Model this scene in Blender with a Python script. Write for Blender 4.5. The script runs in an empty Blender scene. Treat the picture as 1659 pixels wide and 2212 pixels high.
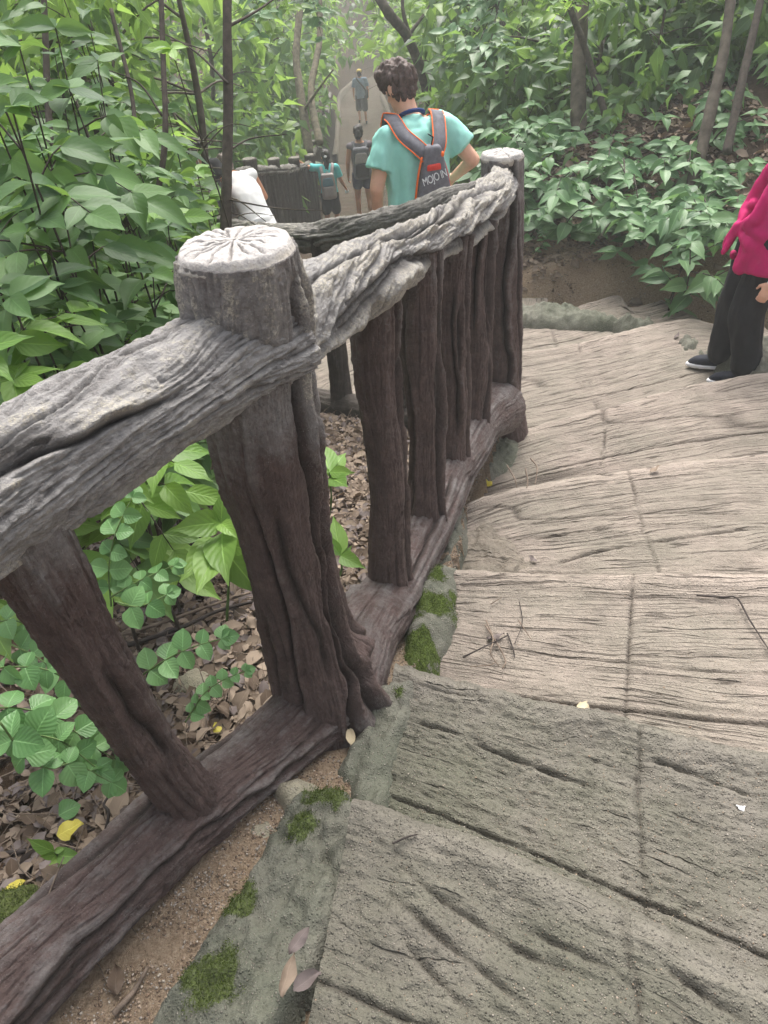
import bpy, bmesh, math, random
import numpy as np
from mathutils import Vector, Matrix

# ------------------------------------------------------------------ camera, sky, sun, exposure
scene = bpy.context.scene
FPX, PITCH, ROLL, CZ = 1662.0, math.radians(37.0), math.radians(5.5), 1.5
W0, H0 = 1659.0, 2212.0
cf = np.array([0, math.cos(PITCH), -math.sin(PITCH)])
_u0 = np.array([0, math.sin(PITCH), math.cos(PITCH)])
_r0 = np.array([1.0, 0, 0])
cr = math.cos(ROLL) * _r0 - math.sin(ROLL) * _u0
cu = math.sin(ROLL) * _r0 + math.cos(ROLL) * _u0
CAMP = np.array([0.0, 0.0, CZ])
cam_data = bpy.data.cameras.new('camera')
cam = bpy.data.objects.new('camera', cam_data)
scene.collection.objects.link(cam)
cam_data.sensor_fit = 'VERTICAL'
cam_data.sensor_height = 36.0
cam_data.lens = FPX / H0 * 36.0
cam_data.clip_start = 0.02
cam_data.clip_end = 600.0
m = Matrix.Identity(4)
for i in range(3):
    m[i][0] = cr[i]; m[i][1] = cu[i]; m[i][2] = -cf[i]; m[i][3] = CAMP[i]
cam.matrix_world = m
scene.camera = cam

world = bpy.data.worlds.new('World')
scene.world = world
world.use_nodes = True
wn = world.node_tree
wn.nodes.clear()
SUN_EL, SUN_AZ = math.radians(62), math.radians(15)
sky = wn.nodes.new('ShaderNodeTexSky')
sky.sky_type = 'NISHITA'
sky.sun_disc = False
sky.sun_elevation = SUN_EL
sky.sun_rotation = SUN_AZ
sky.air_density = 1.0
sky.dust_density = 6.0
sky.ozone_density = 0.6
hs = wn.nodes.new('ShaderNodeHueSaturation')
hs.inputs['Saturation'].default_value = 0.35      # overcast: nearly white cloud light
bg = wn.nodes.new('ShaderNodeBackground')
bg.inputs['Strength'].default_value = 0.14
wo = wn.nodes.new('ShaderNodeOutputWorld')
wn.links.new(sky.outputs[0], hs.inputs['Color'])
wn.links.new(hs.outputs[0], bg.inputs['Color'])
wn.links.new(bg.outputs[0], wo.inputs['Surface'])

sl = bpy.data.lights.new('sun', 'SUN')
sl.energy = 1.5
sl.angle = math.radians(35)
sl.color = (1.0, 0.96, 0.9)
so = bpy.data.objects.new('sun', sl)
scene.collection.objects.link(so)
# sun_rotation is measured clockwise from +Y seen from above
sd = Vector((math.sin(SUN_AZ) * math.cos(SUN_EL), math.cos(SUN_AZ) * math.cos(SUN_EL), math.sin(SUN_EL)))
so.rotation_euler = sd.to_track_quat('Z', 'Y').to_euler()

vs = scene.view_settings
vs.view_transform = 'Standard'
vs.look = 'None'
vs.exposure = 1.25
vs.gamma = 1.0
vs.use_curve_mapping = False
scene.render.engine = 'CYCLES'
cy = scene.cycles
cy.use_denoising = True
cy.max_bounces = 8
cy.diffuse_bounces = 4
cy.glossy_bounces = 2
cy.transmission_bounces = 6
cy.transparent_max_bounces = 8
cy.volume_bounces = 1
cy.caustics_reflective = False
cy.caustics_refractive = False
cy.use_adaptive_sampling = True
cy.adaptive_threshold = 0.02

# ------------------------------------------------------------------ helpers
rng = np.random.default_rng(7)
random.seed(7)
COL = scene.collection

def ray(x, y):
    return cf + (x - W0 / 2) / FPX * cr + (H0 / 2 - y) / FPX * cu
def atz(x, y, z):
    d = ray(x, y); return CAMP + d * ((z - CZ) / d[2])
def aty(x, y, Y):
    d = ray(x, y); return CAMP + d * (Y / d[1])
def atd(x, y, D):
    return CAMP + ray(x, y) * D
def proj(P):
    d = np.asarray(P) - CAMP
    k = d @ cf
    return W0 / 2 + FPX * (d @ cr) / k, H0 / 2 - FPX * (d @ cu) / k

def _h(ix, iy, iz, s):
    n = (ix * 374761393 + iy * 668265263 + iz * 2147483647 + s * 974711) & 0xFFFFFFFF
    n = ((n ^ (n >> 13)) * 1274126177) & 0xFFFFFFFF
    n = ((n ^ (n >> 16)) * 2246822519) & 0xFFFFFFFF
    return ((n ^ (n >> 15)) & 0xFFFF) / 32767.5 - 1.0
def vn(x, y, z=0.0, s=0):
    x = np.asarray(x, float); y = np.asarray(y, float); z = np.asarray(z, float)
    x, y, z = np.broadcast_arrays(x, y, z)
    fx, fy, fz = np.floor(x), np.floor(y), np.floor(z)
    ix, iy, iz = fx.astype(np.int64), fy.astype(np.int64), fz.astype(np.int64)
    tx, ty, tz = x - fx, y - fy, z - fz
    tx = tx * tx * tx * (tx * (tx * 6 - 15) + 10); ty = ty * ty * ty * (ty * (ty * 6 - 15) + 10); tz = tz * tz * tz * (tz * (tz * 6 - 15) + 10)
    def L(a, b, t): return a + (b - a) * t
    c = [[[_h(ix + i, iy + j, iz + k, s) for k in (0, 1)] for j in (0, 1)] for i in (0, 1)]
    return L(L(L(c[0][0][0], c[1][0][0], tx), L(c[0][1][0], c[1][1][0], tx), ty),
             L(L(c[0][0][1], c[1][0][1], tx), L(c[0][1][1], c[1][1][1], tx), ty), tz)
def fbm(x, y, z=0.0, s=0, o=4, g=0.5):
    a, t, r = 1.0, 0.0, 0.0
    x = np.asarray(x, float); y = np.asarray(y, float); z = np.asarray(z, float)
    for i in range(o):
        t = t + a * vn(x, y, z, s + i * 17); r += a
        x = x * 2.03 + 11.3; y = y * 2.03 + 5.1; z = z * 2.03 + 7.7; a *= g
    return t / r
def sstep(a, b, x):
    t = np.clip((x - a) / (b - a), 0, 1); return t * t * (3 - 2 * t)

def mesh_of(name, V, F, uv=None, mat=None, smooth=True, attrs=None):
    """V (n,3); F an (m,4) or (m,3) array or list of arrays; uv (n,2) per vertex"""
    me = bpy.data.meshes.new(name)
    V = np.asarray(V, np.float32)
    Fs = F if isinstance(F, list) else [F]
    Fs = [np.asarray(f, np.int32) for f in Fs if len(f)]
    loops = np.concatenate([f.ravel() for f in Fs])
    tot = np.concatenate([np.full(len(f), f.shape[1], np.int32) for f in Fs])
    st = np.concatenate([[0], np.cumsum(tot)[:-1]]).astype(np.int32)
    me.vertices.add(len(V)); me.vertices.foreach_set('co', V.ravel())
    me.loops.add(len(loops)); me.loops.foreach_set('vertex_index', loops)
    me.polygons.add(len(tot)); me.polygons.foreach_set('loop_start', st); me.polygons.foreach_set('loop_total', tot)
    if smooth:
        me.polygons.foreach_set('use_smooth', np.ones(len(tot), bool))
    if uv is not None:
        ul = me.uv_layers.new(name='UVMap')
        ul.data.foreach_set('uv', np.asarray(uv, np.float32)[loops].ravel())
    if attrs:
        for k, a in attrs.items():
            at_ = me.attributes.new(k, 'FLOAT', 'POINT'); at_.data.foreach_set('value', np.asarray(a, np.float32))
    me.update(calc_edges=True)
    me.validate()
    if mat is not None:
        me.materials.append(mat)
    return me
def obj(name, me, parent=None, loc=None):
    o = bpy.data.objects.new(name, me)
    COL.objects.link(o)
    if parent is not None: o.parent = parent
    if loc is not None: o.location = loc
    return o
def tag(o, label=None, cat=None, group=None, kind=None):
    if label: o['label'] = label
    if cat: o['category'] = cat
    if group: o['group'] = group
    if kind: o['kind'] = kind
    return o
def empty(name, loc=(0, 0, 0), rz=0.0):
    o = bpy.data.objects.new(name, None); COL.objects.link(o)
    o.location = loc; o.rotation_euler = (0, 0, rz); o.empty_display_size = 0.05
    return o
def thing(name, label, cat, loc=(0, 0, 0), rz=0.0, group=None):
    return tag(empty(name, loc, rz), label, cat, group)

def grid_faces(nu, nv, wrap=False):
    """verts indexed [iv*nu+iu]"""
    iu = np.arange(nu if wrap else nu - 1); iv = np.arange(nv - 1)
    U, Vv = np.meshgrid(iu, iv)
    U2 = (U + 1) % nu
    return np.stack([Vv * nu + U, Vv * nu + U2, (Vv + 1) * nu + U2, (Vv + 1) * nu + U], -1).reshape(-1, 4)

def spline(P, n):
    """Catmull-Rom through rows of P (any dims), n samples, arc-length-ish"""
    P = np.asarray(P, float)
    if len(P) == 2:
        t = np.linspace(0, 1, n)[:, None]; return P[0] * (1 - t) + P[1] * t
    Q = np.vstack([2 * P[0] - P[1], P, 2 * P[-1] - P[-2]])
    out = []
    d = np.linalg.norm(np.diff(P[:, :3], axis=0), axis=1); cum = np.concatenate([[0], np.cumsum(d)])
    for s in np.linspace(0, cum[-1], n):
        i = min(max(np.searchsorted(cum, s, side='right') - 1, 0), len(P) - 2)
        t = (s - cum[i]) / max(d[i], 1e-9)
        a, b, c, e = Q[i], Q[i + 1], Q[i + 2], Q[i + 3]
        out.append(0.5 * ((2 * b) + (-a + c) * t + (2 * a - 5 * b + 4 * c - e) * t * t + (-a + 3 * b - 3 * c + e) * t ** 3))
    return np.array(out)
def frames(P, up=None):
    T = np.gradient(P, axis=0); T /= np.linalg.norm(T, axis=1)[:, None]
    N = np.zeros_like(P)
    ref = np.array([0, 0, 1.0]) if abs(T[0][2]) < 0.8 else np.array([0, 1.0, 0])
    if up is not None: ref = np.asarray(up, float)
    n = ref - T[0] * (ref @ T[0]); n /= np.linalg.norm(n)
    for i in range(len(P)):
        n = n - T[i] * (n @ T[i]); n /= np.linalg.norm(n); N[i] = n
    B = np.cross(T, N)
    return T, N, B

def tube_mesh(name, P, R, nu, nv, mat, disp=None, close=True, flat=(1.0, 1.0), up=None, uvscale=1.0, capk=0.3):
    """P control points (k,3), R radii (k). disp(theta, s, arrays) -> radial metres. returns mesh"""
    PR = spline(np.column_stack([np.asarray(P, float), np.asarray(R, float)]), nv)
    C_, r = PR[:, :3], PR[:, 3]
    T, N, B = frames(C_, up)
    s = np.concatenate([[0], np.cumsum(np.linalg.norm(np.diff(C_, axis=0), axis=1))])
    th = np.linspace(0, 2 * np.pi, nu, endpoint=False)
    TH, S = np.meshgrid(th, s)
    RR = np.repeat(r[:, None], nu, 1)
    if disp is not None:
        RR = RR + disp(TH, S, RR)
    D = (np.cos(TH) * flat[0])[..., None] * N[:, None, :] + (np.sin(TH) * flat[1])[..., None] * B[:, None, :]
    V = C_[:, None, :] + D * RR[..., None]
    F = grid_faces(nu, nv, True)
    V = V.reshape(-1, 3)
    uv = np.stack([TH * np.mean(r), S], -1).reshape(-1, 2) * uvscale
    Fs = [F]
    if close:
        n = len(V)
        V = np.vstack([V, C_[0] - T[0] * r[0] * 0.3, C_[-1] + T[-1] * r[-1] * capk])
        uv = np.vstack([uv, uv[0], uv[-1]])
        i = np.arange(nu); j = (i + 1) % nu
        Fs.append(np.stack([j, i, np.full(nu, n)], -1))
        b = (nv - 1) * nu
        Fs.append(np.stack([b + i, b + j, np.full(nu, n + 1)], -1))
    return mesh_of(name, V, Fs, uv, mat)

# ---- materials
def new_mat(name):
    ma = bpy.data.materials.new(name); ma.use_nodes = True
    nt = ma.node_tree
    return ma, nt, nt.nodes['Principled BSDF'], nt.nodes['Material Output']
class N:
    """tiny node-building helper"""
    def __init__(s, nt): s.nt = nt
    def __call__(s, t, **kw):
        n = s.nt.nodes.new('ShaderNode' + t)
        for k, v in kw.items():
            if k.startswith('i_'):
                k2 = k[2:]; k2 = int(k2) if k2.isdigit() else k2.replace('_', ' ')
                sock = n.inputs[k2]
                if hasattr(v, 'is_linked') or isinstance(v, bpy.types.NodeSocket): s.nt.links.new(v, sock)
                else: sock.default_value = v
            else: setattr(n, k, v)
        return n
    def link(s, a, b): s.nt.links.new(a, b)
    def noise(s, vec, scale, detail=4, rough=0.55, dist=0.0):
        n = s('TexNoise'); n.inputs['Scale'].default_value = scale; n.inputs['Detail'].default_value = detail
        n.inputs['Roughness'].default_value = rough; n.inputs['Distortion'].default_value = dist
        if vec is not None: s.link(vec, n.inputs['Vector'])
        return n.outputs['Fac']
    def ramp(s, fac, stops, interp='LINEAR'):
        r = s('ValToRGB'); r.color_ramp.interpolation = interp
        e = r.color_ramp.elements
        while len(e) > 1: e.remove(e[-1])
        e[0].position = stops[0][0]; e[0].color = c4(stops[0][1])
        for p, c in stops[1:]:
            x = e.new(p); x.color = c4(c)
        s.link(fac, r.inputs[0]); return r.outputs[0]
    def mix(s, fac, a, b, mode='MIX'):
        n = s('Mix', data_type='RGBA', blend_type=mode)
        for i, v in ((0, fac), (6, a), (7, b)):
            sock = n.inputs[i]
            if isinstance(v, bpy.types.NodeSocket): s.link(v, sock)
            elif i == 0: sock.default_value = v
            else: sock.default_value = c4(v)
        return n.outputs[2]
    def math(s, op, a, b=0.0, clamp=False):
        n = s('Math', operation=op, use_clamp=clamp)
        for i, v in enumerate((a, b)):
            if isinstance(v, bpy.types.NodeSocket): s.link(v, n.inputs[i])
            else: n.inputs[i].default_value = v
        return n.outputs[0]
    def mapv(s, vec, scale=(1, 1, 1), rot=(0, 0, 0), loc=(0, 0, 0)):
        n = s('Mapping'); n.inputs['Scale'].default_value = scale; n.inputs['Rotation'].default_value = rot; n.inputs['Location'].default_value = loc
        s.link(vec, n.inputs['Vector']); return n.outputs[0]
    def bump(s, h, strength=0.5, dist=0.01, normal=None):
        n = s('Bump'); n.inputs['Strength'].default_value = strength; n.inputs['Distance'].default_value = dist
        s.link(h, n.inputs['Height'])
        if normal is not None: s.link(normal, n.inputs['Normal'])
        return n.outputs[0]
def c4(c):
    if isinstance(c, (int, float)): return (c, c, c, 1)
    return tuple(c) if len(c) == 4 else (c[0], c[1], c[2], 1)
def srgb(r, g, b):
    f = lambda v: (v / 255 / 12.92) if v / 255 <= 0.04045 else ((v / 255 + 0.055) / 1.055) ** 2.4
    return (f(r), f(g), f(b))

def plain_mat(name, col, rough=0.8, var=0.15, scale=30.0, bump=0.0, bscale=200.0, spec=0.3):
    ma, nt, p, out = new_mat(name); n = N(nt)
    tc = n('TexCoord').outputs['Object']
    f = n.noise(tc, scale, 4)
    d = tuple(max(0, c * (1 - var)) for c in col); l = tuple(c * (1 + var) for c in col)
    nt.links.new(n.ramp(f, [(0.3, d), (0.7, l)]), p.inputs['Base Color'])
    p.inputs['Roughness'].default_value = rough
    p.inputs['Specular IOR Level'].default_value = spec
    if bump > 0:
        nt.links.new(n.bump(n.noise(tc, bscale, 3), bump, 0.004), p.inputs['Normal'])
    return ma
# ------------------------------------------------------------------ materials of the setting
def stone_mat(name, base, dark, green, green_amt=0.5, grain=True, moss=False, lf=46.0, lw=0.024, brk=0.38, peb=0.5):
    """cast concrete / stone with algae; grain uses the UV (metres along / across)"""
    ma, nt, p, out = new_mat(name); n = N(nt)
    geo = n('NewGeometry').outputs['Position']
    uv = n('TexCoord').outputs['UV']
    big = n.noise(geo, 1.7, 4, 0.6)
    mid = n.noise(geo, 9.0, 5, 0.6)
    fine = n.noise(geo, 120.0, 4, 0.6)
    col = n.ramp(mid, [(0.3, tuple(c * 0.72 for c in base)), (0.5, base), (0.72, tuple(min(1, c * 1.25) for c in base))])
    col = n.mix(n.ramp(big, [(0.42, 0.0), (0.62, 1.0)]), col, n.mix(0.5, col, green))
    g2 = n.ramp(n.noise(n.mapv(geo, loc=(3.1, 1.7, 0)), 3.3, 5, 0.65), [(0.5 - 0.25 * green_amt, 0.0), (0.72, 1.0)])
    col = n.mix(n.math('MULTIPLY', g2, green_amt), col, green)
    wo_ = n('Attribute', attribute_name='nose_light').outputs['Fac']
    col = n.mix(n.math('MULTIPLY', wo_, n.math('MULTIPLY', n.noise(geo, 16, 5, 0.7), 1.1, True)), col, tuple(min(1, c * 1.45) for c in base))  # light on the step noses, painted into the base colour
    # dirt lodged in the carved lines
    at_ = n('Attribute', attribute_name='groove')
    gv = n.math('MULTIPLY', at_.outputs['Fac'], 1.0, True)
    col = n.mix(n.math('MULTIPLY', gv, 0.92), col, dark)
    # dark blotches
    bl = n.ramp(n.noise(n.mapv(uv, (2.0, 9.0, 1.0)), 2.2, 5, 0.7), [(0.56, 0.0), (0.75, 1.0)])
    col = n.mix(n.math('MULTIPLY', bl, 0.45), col, tuple(c * 0.42 for c in base))
    if grain:
        sw = n.noise(n.mapv(uv, (3.2, 26.0, 1.0)), 1.5, 6, 0.75, 1.4)
        col = n.mix(n.math('MULTIPLY', n.ramp(sw, [(0.52, 0.0), (0.70, 1.0)]), 0.30), col, tuple(c * 0.35 for c in base))
        col = n.mix(n.math('MULTIPLY', n.ramp(sw, [(0.30, 1.0), (0.42, 0.0)]), 0.18), col, tuple(min(1, c * 1.4) for c in base))
    if grain:
        sx = n('SeparateXYZ'); n.link(uv, sx.inputs[0])
        vv = n.math('ADD', sx.outputs[1], n.math('MULTIPLY', n.math('SUBTRACT', n.noise(n.mapv(uv, (1.1, 2.4, 1.0)), 1.0, 3, 0.5), 0.5), 0.22))
        cb = n('CombineXYZ'); n.link(n.math('MULTIPLY', sx.outputs[0], 1.5), cb.inputs[0]); n.link(n.math('MULTIPLY', vv, lf), cb.inputs[1])
        ln = n.math('ABSOLUTE', n.math('SUBTRACT', n.noise(cb.outputs[0], 1.0, 1, 0.4), 0.5))
        line = n.ramp(ln, [(0.0, 1.0), (lw * 0.45, 0.85), (lw, 0.0)])
        line = n.math('MULTIPLY', line, n.ramp(n.noise(n.mapv(uv, (3.0, 16.0, 1.0)), 1.3, 4, 0.65), [(brk, 0.0), (brk + 0.12, 1.0)]))
        col = n.mix(n.math('MULTIPLY', line, 0.78), col, dark)
    # pale and dark grit in the mix
    vo = n('TexVoronoi'); vo.inputs['Scale'].default_value = 150.0; n.link(geo, vo.inputs['Vector'])
    sp = n.math('MULTIPLY', n.ramp(vo.outputs['Distance'], [(0.16, 1.0), (0.34, 0.0)]), n.ramp(n.noise(geo, 60, 2), [(0.46, 0.0), (0.56, 1.0)]))
    col = n.mix(n.math('MULTIPLY', sp, 0.6), col, n.mix(n.noise(geo, 333, 0), (0.16, 0.13, 0.1), (0.62, 0.56, 0.48)))
    if moss:
        ms = n('Attribute', attribute_name='moss').outputs['Fac']
        mm = n.ramp(n.math('ADD', ms, n.math('MULTIPLY', n.math('SUBTRACT', n.noise(geo, 45, 5, 0.7), 0.5), 1.3)), [(0.42, 0.0), (0.58, 1.0)])
        mcol = n.ramp(n.noise(geo, 160, 3), [(0.3, (0.035, 0.055, 0.008)), (0.7, (0.11, 0.16, 0.022))])
        col = n.mix(mm, col, mcol)
    ov = n('ObjectInfo').outputs['Random']
    col = n.mix(n.math('MULTIPLY', ov, 0.3), col, tuple(c * 0.62 for c in base))
    nt.links.new(col, p.inputs['Base Color'])
    p.inputs['Roughness'].default_value = 0.85
    p.inputs['Specular IOR Level'].default_value = 0.25
    h = n.math('ADD', n.math('MULTIPLY', fine, 0.6), n.math('MULTIPLY', n.ramp(vo.outputs['Distance'], [(0.0, 1.0), (0.40, 0.0)]), peb))
    if grain:
        wv = n.mapv(uv, (4.0, 60.0, 1.0))
        gr = n.noise(wv, 1.6, 5, 0.65, 0.6)
        h = n.math('ADD', h, n.math('MULTIPLY', gr, 0.7))
        h = n.math('SUBTRACT', h, n.math('MULTIPLY', line, 1.3))
    h = n.math('ADD', h, n.math('MULTIPLY', n.noise(geo, 38, 5, 0.75), 1.3))
    nt.links.new(n.bump(h, 0.95, 0.008), p.inputs['Normal'])
    return ma
M_tread_near = stone_mat('tread_algae_concrete', (0.18, 0.163, 0.138), (0.045, 0.039, 0.03), (0.10, 0.105, 0.07), 0.75, lf=13.0, lw=0.013, brk=0.51, peb=0.75)
M_tread_mid = stone_mat('tread_grey_concrete', (0.29, 0.245, 0.20), (0.045, 0.036, 0.028), (0.15, 0.148, 0.108), 0.6)
M_tread = stone_mat('tread_beige_concrete', (0.325, 0.272, 0.23), (0.055, 0.043, 0.035), (0.20, 0.19, 0.148), 0.45)
M_path = stone_mat('path_dark_concrete', (0.085, 0.058, 0.038), (0.04, 0.03, 0.02), (0.1, 0.095, 0.06), 0.3)
M_kerbpath = stone_mat('kerb_path_concrete', (0.14, 0.115, 0.09), (0.05, 0.04, 0.03), (0.1, 0.095, 0.06), 0.3, grain=False)
M_kerb = stone_mat('kerb_grey_stone', (0.20, 0.19, 0.16), (0.06, 0.055, 0.04), (0.085, 0.10, 0.065), 0.8, grain=False, moss=True)
M_rock = stone_mat('rock_pale_stone', (0.36, 0.32, 0.25), (0.08, 0.07, 0.05), (0.17, 0.18, 0.1), 0.45, grain=False, moss=True)

def ground_mat():
    ma, nt, p, out = new_mat('forest_soil'); n = N(nt)
    geo = n('NewGeometry').outputs['Position']
    soil = n.ramp(n.noise(geo, 14, 6, 0.7), [(0.25, (0.035, 0.024, 0.016)), (0.55, (0.085, 0.058, 0.038)), (0.8, (0.14, 0.1, 0.068))])
    sand = n.ramp(n.noise(geo, 90, 5, 0.75), [(0.25, (0.16, 0.11, 0.07)), (0.5, (0.37, 0.275, 0.19)), (0.75, (0.52, 0.42, 0.31))])
    sd_ = n('Attribute', attribute_name='sand').outputs['Fac']
    k = n.ramp(n.math('ADD', sd_, n.math('MULTIPLY', n.math('SUBTRACT', n.noise(geo, 7, 5, 0.7), 0.5), 0.9)), [(0.3, 0.0), (0.6, 1.0)])
    nt.links.new(n.mix(k, soil, sand), p.inputs['Base Color'])
    p.inputs['Roughness'].default_value = 0.95
    p.inputs['Specular IOR Level'].default_value = 0.15
    h = n.math('ADD', n.noise(geo, 60, 6, 0.75), n.math('MULTIPLY', n.noise(geo, 260, 3), 0.5))
    nt.links.new(n.bump(h, 1.0, 0.02), p.inputs['Normal'])
    return ma
M_ground = ground_mat()

# ------------------------------------------------------------------ stairs: edge lines
EZ = dict(A=0.10, B=-0.06, C=-0.23, D=-0.41, E=-0.59, F=-0.78, G=-0.95)
def edge(k, pts, ext):
    z = EZ[k]
    P = [atz(x, y, z) for x, y in pts] + [np.array([x, y, z]) for x, y in ext]
    return np.array(P)
EDG = {
 'A': edge('A', [(760, 1748), (829, 1769), (1054, 1859), (1279, 1969), (1659, 2149)], [(1.1, 0.12), (1.9, -0.35)]),
 'B': edge('B', [(850, 1462), (1079, 1526), (1329, 1581), (1659, 1646)], [(1.35, 0.82), (2.2, 0.5)]),
 'C': edge('C', [(972, 1250), (1180, 1252), (1380, 1251), (1659, 1258)], [(1.8, 1.62), (2.5, 1.5)]),
 'D': edge('D', [(1000, 1112), (1079, 1083), (1280, 1033), (1659, 993)], [(2.2, 2.55), (2.6, 2.5)]),
 'E': edge('E', [(1080, 945), (1305, 888), (1490, 848), (1659, 813)], [(2.45, 3.62), (2.75, 3.66)]),
 'F': edge('F', [(1080, 782), (1229, 753), (1464, 693)], [(2.35, 4.72), (2.6, 4.8)]),
 'G': edge('G', [(1075, 702), (1200, 680), (1330, 645)], [(2.0, 5.5), (2.3, 5.6)]),
}
near0 = np.array([[-0.30, 0.05, 0.10], [0.0, -0.1, 0.10], [0.5, -0.45, 0.1], [1.1, -0.9, 0.1], [1.7, -1.3, 0.1]])
def resample(P, n):
    d = np.concatenate([[0], np.cumsum(np.linalg.norm(np.diff(P, axis=0), axis=1))])
    t = np.linspace(0, d[-1], n)
    return np.stack([np.interp(t, d, P[:, i]) for i in range(3)], -1)

stairs = tag(empty('stairs', (0, 0, 0)), 'winding stair of carved concrete treads made to look like planks', None, None, 'structure')

def tread(k, nearP, farP, z, res, mat, seed, style, joint=True, vm=0.36, drop=0.19, parent=None, cuts=()):
    """a tread between the foot line nearP and the nose line farP, carved like wood planks; split into plank pieces"""
    L = np.linalg.norm(np.diff(farP, axis=0), axis=1).sum()
    nu = int(L / (res * 1.55))
    A = resample(spline(nearP, 60), nu); B = resample(spline(farP, 60), nu)
    width = np.linalg.norm((B - A)[:, :2], axis=1).mean()
    nvt = max(8, int(width / (res * 0.6)))
    nvn = 14
    # v parameter: 0..1 tread, then the rounded nose and riser
    v = np.concatenate([np.linspace(-0.06, 1, nvt), np.ones(nvn)])
    U = np.linspace(0, 1, nu)
    um = U * L
    VV, UU = np.meshgrid(v, um, indexing='ij')
    ew = 0.035 * fbm(um * 1.8, np.full(nu, seed * 3.7), 0, seed, 4)          # wander of the nose line
    dirv = (B - A); dirv[:, 2] = 0; wl = np.linalg.norm(dirv, axis=1)[:, None]; dn = dirv / wl
    B2 = B + dn * ew[:, None]
    P = A[None] * (1 - VV[..., None]) + B2[None] * VV[..., None]
    P[..., 2] = z
    vmet = VV * width
    # ---- carved relief (metres)
    wu, wvv = UU + seed * 7.3, vmet + seed * 3.1
    warp = 0.055 * fbm(wu * 1.3, wvv * 2.6, 0.5, seed + 3, 3) + 0.10 * vn(wu * 0.6, wvv * 1.2, 0, seed + 9)
    cr_, tot = np.zeros_like(UU), np.zeros_like(UU)
    if style == 'rough':
        n1 = vn(wu * 0.9, (wvv + warp * 2.2 + 0.22 * UU) * 9.0, 0, seed + 1)
        d1 = np.clip(1.3 - np.abs(n1) / 0.085, 0, 1) * sstep(-0.25, 0.2, vn(wu * 1.1, wvv * 4, 2.0, seed + 5))
        n2 = vn(wu * 1.6, (wvv + warp) * 26.0, 0, seed + 2)
        d2 = np.clip(1 - np.abs(n2) / 0.14, 0, 1) * sstep(-0.1, 0.5, vn(wu * 2.0, wvv * 8, 3.0, seed + 6))
        groove = np.clip(d1 * 0.4 + d2 * 0.2, 0, 1)
        h = -0.006 * d1 - 0.003 * d2 + 0.010 * fbm(wu * 7, wvv * 14, 0, seed, 4) + 0.004 * vn(wu * 70, wvv * 80, 0, seed) + 0.003 * vn(wu * 130, wvv * 140, 0, seed + 8)
    else:
        n1 = vn(wu * 1.1, (wvv + warp) * 44.0, 0, seed + 1)
        d1 = np.clip(1.25 - np.abs(n1) / 0.20, 0, 1) * sstep(-0.45, 0.1, vn(wu * 1.3, wvv * 9, 2.0, seed + 5))
        n2 = vn(wu * 1.8, (wvv + warp * 1.1) * 85.0, 0, seed + 2)
        d2 = np.clip(1 - np.abs(n2) / 0.24, 0, 1) * sstep(-0.5, 0.3, vn(wu * 2.3, wvv * 11, 3.0, seed + 6))
        d3 = np.clip(1 - np.abs(vn(wu * 0.35, (wvv + warp * 0.8) * 4.0, 0, seed + 12)) / 0.022, 0, 1)
        groove = np.clip(d1 * 0.35 + d2 * 0.15 + d3 * 0.9, 0, 1)
        h = -0.0035 * d1 - 0.002 * d2 - 0.007 * d3 + 0.005 * fbm(wu * 5, wvv * 16, 0, seed, 4) + 0.0018 * vn(wu * 80, wvv * 90, 0, seed)
    ud = UU / L
    # joints: across (at the pixel column of the photo's joint) and along
    uj = None
    if joint:
        pxs = proj(B.reshape(-1, 3))[0]
        uj = float(U[np.argmin(np.abs(pxs - joint))])
        wob = 0.016 * vn(wvv * 4, 1.0, 0, seed + 31) + 0.004 * vn(wvv * 30, 2.0, 0, seed + 32)
        jd = np.abs(UU - uj * L - wob)
        g = np.exp(-(jd / 0.0055) ** 2) * (0.7 + 0.3 * sstep(-0.3, 0.4, vn(wvv * 9, 5.0, 0, seed + 33)))
        h -= 0.010 * g; groove = np.maximum(groove, g * 0.9)
    for cl in cuts:
        W_ = spline(np.array([atz(x, y, z) for x, y in cl]), 40)
        dd = np.full(P.shape[:2], 1e9)
        tt_ = np.zeros(P.shape[:2])
        for ki in range(39):
            a_, b_ = W_[ki, :2], W_[ki + 1, :2]; e_ = b_ - a_
            t_ = np.clip(((P[..., :2] - a_) @ e_) / (e_ @ e_ + 1e-12), 0, 1)
            q_ = np.hypot(P[..., 0] - a_[0] - t_ * e_[0], P[..., 1] - a_[1] - t_ * e_[1])
            b = q_ < dd; dd = np.where(b, q_, dd); tt_ = np.where(b, (ki + t_) / 39, tt_)
        dd = dd + 0.002 * vn(UU * 40, vmet * 40, 0, seed + 81)
        env = sstep(0, 0.12, tt_) * sstep(1.0, 0.85, tt_) * (0.6 + 0.4 * vn(tt_ * 9, 3.3, 0, seed + 82))
        g = np.exp(-(dd / 0.0048) ** 2) * env
        h -= 0.017 * g - 0.004 * np.exp(-((dd - 0.018) / 0.01) ** 2) * env
        groove = np.maximum(groove, g)
    vmw = vm + 0.05 * vn(um * 0.9, seed * 2.2, 0, seed + 40)
    g = np.exp(-((VV - vmw[None]) * width / 0.006) ** 2)
    h -= 0.011 * g; groove = np.maximum(groove, g * 0.9)
    # gentle swelling and the raised nose
    h += 0.007 * fbm(wu * 1.4, wvv * 2.0, 0, seed + 50, 2)
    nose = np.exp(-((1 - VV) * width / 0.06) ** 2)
    h += nose * (0.018 + 0.022 * fbm(um * 2.6, np.full(nu, seed * 1.9), 0, seed + 70, 3)[None])
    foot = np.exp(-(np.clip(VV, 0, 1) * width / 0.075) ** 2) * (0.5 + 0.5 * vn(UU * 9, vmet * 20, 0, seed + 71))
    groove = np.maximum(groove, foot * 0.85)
    nose_light = nose * 0.9  # caught light along the nose, painted as a paler band
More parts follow.
